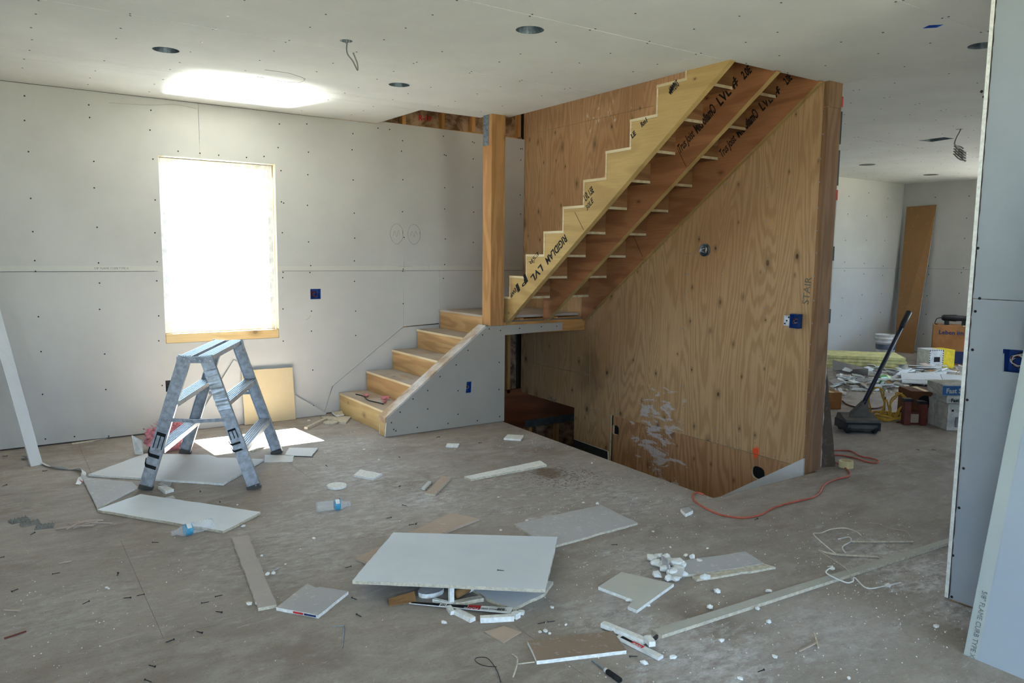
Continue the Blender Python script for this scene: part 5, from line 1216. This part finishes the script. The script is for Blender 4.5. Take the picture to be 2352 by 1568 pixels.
# boxes in front
cC = V((7.035,3.646)); RCx = math.radians(-38)
Mr = Matrix.Rotation(RCx, 3, 'Z'); ct = V((*cC, 0)) + Mr @ V((.14, .14, 0))
t_, M = crate('cardboard_box', 'dark brown cardboard box with round dark opening, side room', 'carton', (ct.x, ct.y), .28, .28, .285, RCx, M_CARDD)
G().lathe([(.062, 0), (.062, .002), (.05, .003)], M @ Matrix.Translation((-.02, -.141, .19)) @ Matrix.Rotation(math.pi / 2, 4, 'X'), 22).build('opening', M_DARK, t_)
cR = V((*(6.931,3.558), 0)); Mq = Matrix.Translation(cR) @ Matrix.Rotation(RCx, 4, 'Z')
t_ = thing('metal_tool_box', 'rust-red metal tool case with dark top in front of brown box', 'tool box', cR)
G().box((-.10, -.035, .001), (-.045, .035, .22), 0, Mq).box((.045, -.035, .001), (.10, .035, .20), 0, Mq).box((-.10, .0, .001), (.10, .035, .12), 0, Mq).build('case_body', M_RUST, t_)
G().box((-.11, -.04, .22), (-.03, .04, .245), 0, Mq).box((.02, -.04, .20), (.09, .045, .225), 0, Mq).build('case_top', M_BLACK, t_); G().box((-.04, -.005, .02), (.04, -.001, .10), 0, Mq).build('plate', M_BROWN, t_)
stick('rust-brown rod lying in front of the tool case', (6.871,3.681), (7.180,3.578), .014, .012, mat=M_RUST, name='metal_rod')
pr = V((*(7.215,3.998), 0)); o = G().tube([pr, pr + V((0, 0, .16))], .007, 10).build('red_rod', M_RUST); tag(o, 'short rust-red rod standing within the yellow cable coil', 'rod')
RS = math.radians(-33)
def sack(label, cpx, w, d, h, mat, z=0, prints=(), name='plaster_box', cat='box', soft=0.0, off=(0, 0)):
    Mr = Matrix.Rotation(RS, 3, 'Z'); c = V((*cpx, 0)) + Mr @ V((w / 2 + off[0], d / 2 + off[1], 0)); M = Matrix.Translation((c.x, c.y, z)) @ Matrix.Rotation(RS, 4, 'Z')
    t = thing(name, label, cat, (c.x, c.y, z)); bm = bmesh.new(); bmesh.ops.create_cube(bm, size=1)
    bmesh.ops.subdivide_edges(bm, edges=bm.edges, cuts=5, use_grid_fill=True)
    for v in bm.verts:
        x, y, q = v.co; b = soft * (1 - (2 * x) ** 2) * (1 - (2 * y) ** 2); v.co = V((x * w, y * d, (q + .5) * h + .001 + (b * h if q > .4 else 0))) + V((random.uniform(-1, 1), random.uniform(-1, 1), 0)) * .003 * (1 + soft * 2)
        v.co = M @ v.co
    me = bpy.data.meshes.new('sack_body'); bm.to_mesh(me); bm.free(); me.materials.append(mat); link(bpy.data.objects.new('paper_body', me), t)
    xd = M.to_3x3() @ V((1, 0, 0))
    for b, sz, x, zz_, m in prints:
        if b == '#': G().box((x, -d / 2 - .0045, zz_), (x + sz[0], -d / 2 - .0035, zz_ + sz[1]), 0, M).build('printed_panel', m, t)
        else: text(b, sz, M @ V((x, -d / 2 - .0055, zz_)), xd, (0, 0, 1), m, t, .0015)
    return t
sack('white carton of fast setting compound with printed panel, front right', (6.957,3.275), .30, .22, .235, M_BAG, 0, (('#', (.075, .09), .0 - .08, .03, M_PRINT), ('#', (.065, .08), -.075, .035, M_BAG), ('#', (.02, .02), -.12, .17, M_INK)))
sack('narrow crumpled paper bag between brown box and white carton', (7.047,3.424), .09, .12, .25, M_BAG, 0, (('#', (.025, .14), -.025, .05, M_PRINT),), 'paper_sack', 'bag', .2)
sack('white carton lettered in black on top of front carton', (6.957,3.275), .31, .22, .065, M_BAG, .24, (('Fast Set', .045, -.12, .012, M_INK),), 'plaster_box', 'box', 0, (-.0, .03))
sack('grey paper bag with blue lettered band on top of cartons', (6.926,3.294), .36, .24, .10, M_BAG, .308, (('#', (.36, .085), -.18, .005, M_BAGBLUE), ('Fast Set', .06, -.15, .025, M_BAG)), 'plaster_bag', 'bag', .25, (-.01, .03))
t_, M = crate('cardboard_box', 'small tan cardboard box half hidden behind the leaning board', 'carton', tuple(V((6.975,4.344)) + V((-.02, .12))), .2, .2, .17, math.radians(-25), M_CARD)
(y_, z_) = (6.223,0.372); wall_box('dark outlet box on far end wall beside the carton', (12.421, y_, z_), .05, .05, 'x', M_BLACK, (M_BLACK,))

# ---------------------------------------------------------------- small litter on the floor
def screw_mesh():
    g = G(); Mx = Matrix.Rotation(math.pi / 2, 4, 'Y'); g.lathe([(.0042, 0), (.0042, .0008), (.0018, .004), (.0018, .028), (.0003, .034)], Mx, 8)
    return g
sc0 = screw_mesh().build('drywall_screw', M_STEEL); tag(sc0, 'loose black drywall screw lying on the dusty floor', 'screw', 'loose screws on the floor')
spx = [(0.001,6.593), (0.196,6.002), (-0.012,5.770), (1.001,4.955), (1.055,4.679), (0.100,4.688), (0.602,4.195), (0.144,4.021), (0.402,3.871), (0.260,3.614), (0.470,3.558), (0.415,3.553), (0.724,3.362), (0.713,3.194), (0.502,3.063), (0.605,3.057), (0.659,3.330), (0.405,2.889), (0.360,2.816), (1.225,3.027), (1.181,2.870), (1.354,3.346), (1.815,3.873), (1.963,4.033), (2.111,4.380), (2.428,5.028), (3.160,5.084), (2.991,5.432), (1.804,2.378), (1.817,2.374), (1.913,1.985), (2.635,2.851), (-0.039,4.384), (-0.017,3.905), (1.886,5.105), (3.598,2.706), (6.023,3.036), (6.128,2.986), (5.994,2.660), (1.684,4.337), (2.267,1.644), (1.845,3.703), (1.882,3.696)]
for i, p in enumerate(spx):
    o = sc0 if i == 0 else sc0.copy()
    if i: COL.objects.link(o)
    o['label'] = 'loose black drywall screw on the floor ' + near(p, FLM); o['group'] = 'loose screws ' + near(p, FLM)
    o.location = (p[0], p[1], .0045); o.rotation_euler = (0, .05, random.uniform(0, 6.28))
o = sc0.copy(); COL.objects.link(o); jp = (1.814,2.754); o.location = (jp[0], jp[1], .092); o.rotation_euler = (0, .1, -.6); o['label'] = 'black screw lying on the big tilted drywall sheet'; del o['group']
# gypsum chips
def chip(seed):
    r = random.Random(seed); bm = bmesh.new(); bmesh.ops.create_icosphere(bm, subdivisions=1, radius=1)
    for v in bm.verts: v.co = V((v.co.x * r.uniform(.7, 1.3), v.co.y * r.uniform(.5, 1), v.co.z * r.uniform(.35, .75)))
    mn_ = min(v.co.z for v in bm.verts)
    for v in bm.verts: v.co.z -= mn_
    me = bpy.data.meshes.new('gypsum_chip'); bm.to_mesh(me); bm.free(); me.materials.append(M_GYP); return me
CH = [chip(i) for i in range(9)]
def put_chip(p, s, z=.0005, label='small white gypsum crumb lying loose on the dusty floor', group='loose gypsum crumbs on the floor', name='gypsum_chip', mesh=None, rot=None):
    o = bpy.data.objects.new(name, mesh or random.choice(CH)); COL.objects.link(o); o.location = (p[0], p[1], z); o.scale = (s, s, s); o.rotation_euler = (0, 0, random.uniform(0, 6.28)); return tag(o, label, 'gypsum chip', group)
for p, s in (((1.453,2.602), .017), ((1.325,3.789), .014), ((1.059,4.175), .016), ((1.027,3.709), .012), ((0.983,3.466), .018), ((1.012,3.465), .017), ((0.828,3.205), .02), ((0.859,3.195), .017), ((1.095,3.544), .009), ((1.219,3.693), .008), ((1.131,4.573), .01), ((2.282,6.591), .022), ((2.229,2.334), .02), ((2.276,2.253), .014), ((2.482,2.090), .022), ((2.631,2.175), .024), ((2.645,1.969), .02), ((2.835,2.054), .022), ((2.589,1.866), .018), ((2.689,2.303), .032), ((2.825,2.457), .024), ((2.822,2.544), .02), ((2.049,1.891), .022), ((2.374,1.678), .016), ((3.352,1.783), .022), ((3.303,2.036), .02), ((1.921,1.913), .02), ((2.300,1.871), .018), ((1.864,2.312), .012), ((1.910,2.467), .014), ((1.740,2.324), .013), ((1.761,2.315), .016), ((1.764,2.292), .011), ((2.355,3.240), .016), ((2.229,3.353), .014), ((1.827,3.789), .010), ((2.537,3.844), .011), ((3.545,4.129), .013), ((0.339,3.722), .012), ((0.345,3.702), .010), ((2.266,5.044), .012), ((2.289,5.370), .016), ((2.512,3.018), .014), ((2.957,3.314), .012), ((2.980,3.413), .02), ((2.924,3.478), .013), ((2.141,1.651), .016), ((2.477,1.437), .012), ((3.146,1.463), .02), ((3.001,2.559), .011), ((2.846,2.673), .01), ((2.438,3.398), .018), ((2.366,3.361), .014), ((2.931,2.886), .011)):
    w_ = 'tiny' if s < .0125 else 'small' if s < .0175 else 'larger'
    put_chip(p, s * .8, .0005, w_ + ' white gypsum crumb on the floor ' + near(p, FLM), w_ + ' gypsum crumbs ' + near(p, FLM))
o = scrap('grey gypsum block by the cord near the stairwell corner', [(3.310,3.039),(3.376,3.034),(3.350,2.976),(3.267,2.957)], t=.02, top=M_TOP2, side=M_GYP, amp=.003)
# broken rubble on the dusty piece
rp = [(1497, 1285, .03), (1512, 1280, .02), (1505, 1297, .025), (1522, 1298, .03), (1531, 1283, .022), (1545, 1293, .024), (1556, 1298, .036), (1567, 1302, .022), (1528, 1311, .026), (1545, 1316, .03), (1559, 1310, .028), (1508, 1320, .024), (1534, 1330, .02), (1552, 1333, .02), (1570, 1320, .018), (1590, 1280, .016)]
rpw = [(2.635,2.597),(2.683,2.599),(2.603,2.541),(2.630,2.517),(2.706,2.564),(2.691,2.509),(2.692,2.478),(2.696,2.450),(2.592,2.462),(2.604,2.425),(2.651,2.430),(2.524,2.453),(2.534,2.389),(2.554,2.358),(2.633,2.383),(2.827,2.506)]
for (a, b, s), p in zip(rp, rpw): put_chip(p, s * 1.35, .004, 'white broken gypsum lump in the rubble on dusty drywall piece', 'gypsum rubble on the dusty piece', 'gypsum_lump')
scrap3('curled grey paper flap standing in the white rubble', [(2.652,2.555,0.050),(2.597,2.456,0.070),(2.571,2.415,0.030),(2.589,2.471,0.010)], .003, M_TOP2, M_TOP2, 'paper_flap', 'paper scrap')
scrap3('second curled paper flap, low in the white rubble', [(2.598,2.449,0.020),(2.643,2.388,0.040),(2.586,2.351,0.020),(2.544,2.382,0.010)], .003, M_TOP, M_TOP, 'paper_flap', 'paper scrap')
# fine crumbs that nobody could count
g = G(); rq = random.Random(11)
for (x, y, r_, s_) in CRUMB_DUST:
    for k in range(int(110 * r_ / .3)):
        a = rq.uniform(0, 6.28); d_ = r_ * 1.3 * math.sqrt(rq.random()) ; p = (x + d_ * math.cos(a), y + d_ * math.sin(a))
        if p[1] > 3.1 and p[0] > xe(p[1]) - .02: continue
        q = rq.choice((.0012, .0018, .0024, .004)); c = V((p[0], p[1], q * .6)); g.add([c + V((q, 0, 0)), c + V((-q * .6, q * .8, 0)), c + V((-q * .5, -q, 0)), c + V((0, 0, q * .9)), c - V((0, 0, q * .5))], [(0, 1, 3), (1, 2, 3), (2, 0, 3), (1, 0, 4), (2, 1, 4), (0, 2, 4)])
for k in range(800):
    p = (rq.uniform(-.8, 4.2), rq.uniform(1.2, 6.7))
    if p[1] > 3.1 and p[0] > xe(p[1]) - .02: continue
    if p[1] > 5.6 and p[0] > 2.6: continue
    q = rq.choice((.0012, .0018, .003)); c = V((p[0], p[1], q * .6)); g.add([c + V((q, 0, 0)), c + V((-q * .6, q * .8, 0)), c + V((-q * .5, -q, 0)), c + V((0, 0, q * .9)), c - V((0, 0, q * .5))], [(0, 1, 3), (1, 2, 3), (2, 0, 3), (1, 0, 4), (2, 1, 4), (0, 2, 4)])
o = g.build('gypsum_crumbs', M_GYP); tag(o, 'fine white gypsum crumbs scattered over the floor', 'debris', None, 'stuff')
# wires, twigs, plates
def wire(label, pts, r=.002, mat=M_GALV, name='wire_scrap', cat='wire', z=.004, amp=0):
    P = [V((p[0], p[1], z + amp * abs(math.sin(i * 2.1)))) for i, p in enumerate(pts)]
    o = G().tube(spline(P, 6), r, 6).build(name, mat, None, True); return tag(o, label, cat)
wire('thin bent wire on the floor left of the flat card square', [(1.056,2.822),(1.095,2.809),(1.096,2.796),(1.070,2.732),(1.028,2.640)], .002, M_GALV)
wire('bent pale wire beside brown-faced piece at the bottom', [(1.549,2.245),(1.538,2.193),(1.501,2.146),(1.463,2.112)], .003, M_GYPD, amp=.012)
wire('pale straight wire end touching the brown-faced piece', [(1.526,2.176),(1.589,2.152)], .0025, M_GYPD)
wire('thin curved wire loop left of brown-faced piece at the bottom', [(1.451,2.203),(1.415,2.237),(1.407,2.279),(1.425,2.296),(1.455,2.270),(1.440,2.186),(1.409,2.111)], .0016, M_STEEL)
t_ = thing('screwdriver_bit', 'metal screwdriver with white and dark grip, bottom edge', 'screwdriver', (*(1.768,1.971), 0))
p, q, r_ = [V((*a, .008)) for a in [(1.770,2.037),(1.769,1.956),(1.768,1.879)]]
G().tube([p, q], .0035, 8).build('shaft', M_GALV, t_); G().tube([q, q.lerp(r_, .12), q.lerp(r_, .2), r_], lambda f: .006 + .004 * (f > .2), 10).build('handle', M_INK, t_, True); G().tube([q.lerp(r_, -.06), q.lerp(r_, .2)], .0085, 10).build('collar', M_WHITE, t_)
P = V((*(2.106,2.031), 0)); q = V((*(2.045,2.014), 0)); d_ = q - P
o = G().tube([P + d_ * (k / 60) + V((0, 0, .009)) + V((.0045 * math.cos(k * 1.1), .0045 * math.sin(k * 1.1), .006 * math.sin(k * 1.1))) for k in range(61)], .0022, 5).build('spring_coil', M_STEEL, None, True); tag(o, 'dark coiled screw strip at near end of the long batten', 'screw strip')
wl_ = [('curled pale strip of paper edge forming a loop, right floor', [(3.486,2.122),(3.560,2.270),(3.628,2.361),(3.698,2.362),(3.780,2.349),(3.855,2.317),(3.887,2.272),(3.827,2.202)], .003), ('thin straight pale strip lying flat behind the long batten', [(3.721,2.196),(3.805,2.134),(3.999,2.010)], .006), ('second pale strip lying behind the batten, lower', [(3.463,2.219),(3.487,2.135),(3.637,1.998)], .006), ('dark curled sliver far right near the wall end', [(4.054,2.320),(4.105,2.271),(4.090,2.198),(4.126,2.119),(4.037,2.037)], .0025), ('white plastic strap curving across the long batten', [(3.281,2.050),(3.284,2.024),(3.189,1.997),(3.189,1.900),(3.207,1.872),(3.254,1.892),(3.214,1.808),(3.281,1.764),(3.382,1.742)], .0032), ('pale wire running from batten strips down to white strap', [(3.457,2.209),(3.397,2.101),(3.339,1.982),(3.250,1.894)], .0025), ('thin curl of white strip above the batten, centre right', [(3.696,2.256),(3.770,2.239),(3.719,2.197),(3.613,2.178),(3.550,2.122)], .003)]
for i, (lb_, pt, r_) in enumerate(wl_): wire(lb_, pt, r_, (M_WIREW, M_GYPD, M_GYPD, M_BROWN, M_WHITE, M_GYPD, M_WHITE)[i], 'loose_strip', 'strip', .006 if i != 4 else .02, .012 if i in (0, 4, 5) else .002)
for i, (p, a, tx) in enumerate((((0.038,4.952), .3, 'leftmost'), ((0.086,4.863), .1, 'middle'), ((0.150,4.765), -.2, 'rightmost'))):
    M = Matrix.Translation((p[0], p[1], .004)) @ Matrix.Rotation(a, 4, 'Z') @ Matrix.Rotation(.12, 4, 'X')
    t_ = thing('nail_plate', 'grey toothed metal nail plate on floor at left, ' + tx + ' of three', 'nail plate', (p[0], p[1], 0)); G().box((-.045, -.032, .0), (.045, .032, .0018), 0, M).build('plate', M_PLATE, t_)
    g = G()
    for k in range(5): g.box((-.038 + k * .018, -.02, .0), (-.036 + k * .018, -.018, .014), 0, M); g.box((-.038 + k * .018, .016, .0), (-.036 + k * .018, .018, .014), 0, M)
    g.build('teeth', M_PLATE, t_)['kind'] = 'stuff'
tw = V((0.333,4.648)); rt = random.Random(8)
for k in range(9):
    a = rt.uniform(-.5, .9); l = rt.uniform(.08, .2); c = tw + V((rt.uniform(-.06, .08), rt.uniform(-.03, .03))); d_ = V((math.cos(a), math.sin(a)))
    o = G().tube([V((*(c - d_ * l / 2), .006 + k * .003)), V((*c, .012 + k * .003)), V((*(c + d_ * l / 2), .006 + k * .002))], .004, 5).build('wood_sliver', M_BROWN); tag(o, 'brown paper and wood sliver in the little pile at left', 'sliver', 'slivers in the little pile')
for i, (p, q, tx) in enumerate((((2.670,1.709), (2.577,1.627), 'thin pale splinter standing crossways on the right foreground floor'), ((2.494,1.654), (2.607,1.655), 'thin brown splinter crossing pale one on right foreground floor'), ((-0.049,3.431), (0.024,3.449), 'thin red and black pencil stub at far left floor'), ((-0.049,3.718), (0.012,3.669), 'brown wood sliver at the left edge of floor'), ((1.016,3.498), (1.053,3.516), 'short torn paper curl right of the long grey strip'), ((0.178,4.149), (0.233,4.145), 'short tan splinter on the floor at left'))):
    o = G().bar((*p, .004), (*q, .005), .006, .005).build('splinter', (M_GYPD, M_BROWN, M_RUST, M_BROWN, M_TOP2, M_BROWN)[i]); tag(o, tx, 'splinter')
# scraps of pink insulation on the first step
for i, (X_, Y_, s_) in enumerate(((2.78, 6.45, .03), (2.86, 6.22, .045), (2.80, 6.1, .028))):
    put_chip((X_, Y_), s_, .198, 'pink insulation tuft on the first stair tread, ' + ('far', 'biggest', 'near')[i] + ' one', None, 'insulation_tuft', None); bpy.context.scene.collection.objects[-1]['category'] = 'insulation'; bpy.context.scene.collection.objects[-1].data = bpy.context.scene.collection.objects[-1].data.copy(); bpy.context.scene.collection.objects[-1].data.materials[0] = M_PINK
o = G().tube(spline([V((2.74 + .02 * math.sin(k), 6.6 - k * .07, .203)) for k in range(9)], 4), .006, 6).build('dirt_string', M_STEEL); tag(o, 'dark dirty string lying across first stair tread', 'string')

# ---------------------------------------------------------------- lettering becomes real mesh
bpy.context.view_layer.update(); dg = bpy.context.evaluated_depsgraph_get()
for o in [o for o in SC.objects if o.type == 'FONT']:
    me = bpy.data.meshes.new_from_object(o.evaluated_get(dg)); n = bpy.data.objects.new('lettering_tmp', me); COL.objects.link(n)
    n.parent = o.parent; n.matrix_parent_inverse = o.matrix_parent_inverse; n.matrix_basis = o.matrix_basis
    if o.name in FITS:
        w = max(v.co.x for v in me.vertices) - min(v.co.x for v in me.vertices); k = FITS[o.name] / max(w, 1e-4); x0_ = min(v.co.x for v in me.vertices)
        for v in me.vertices: v.co.x = (v.co.x - x0_) * k
    nm = o.name.split('.')[0]; bpy.data.objects.remove(o); n.name = nm; me.name = nm
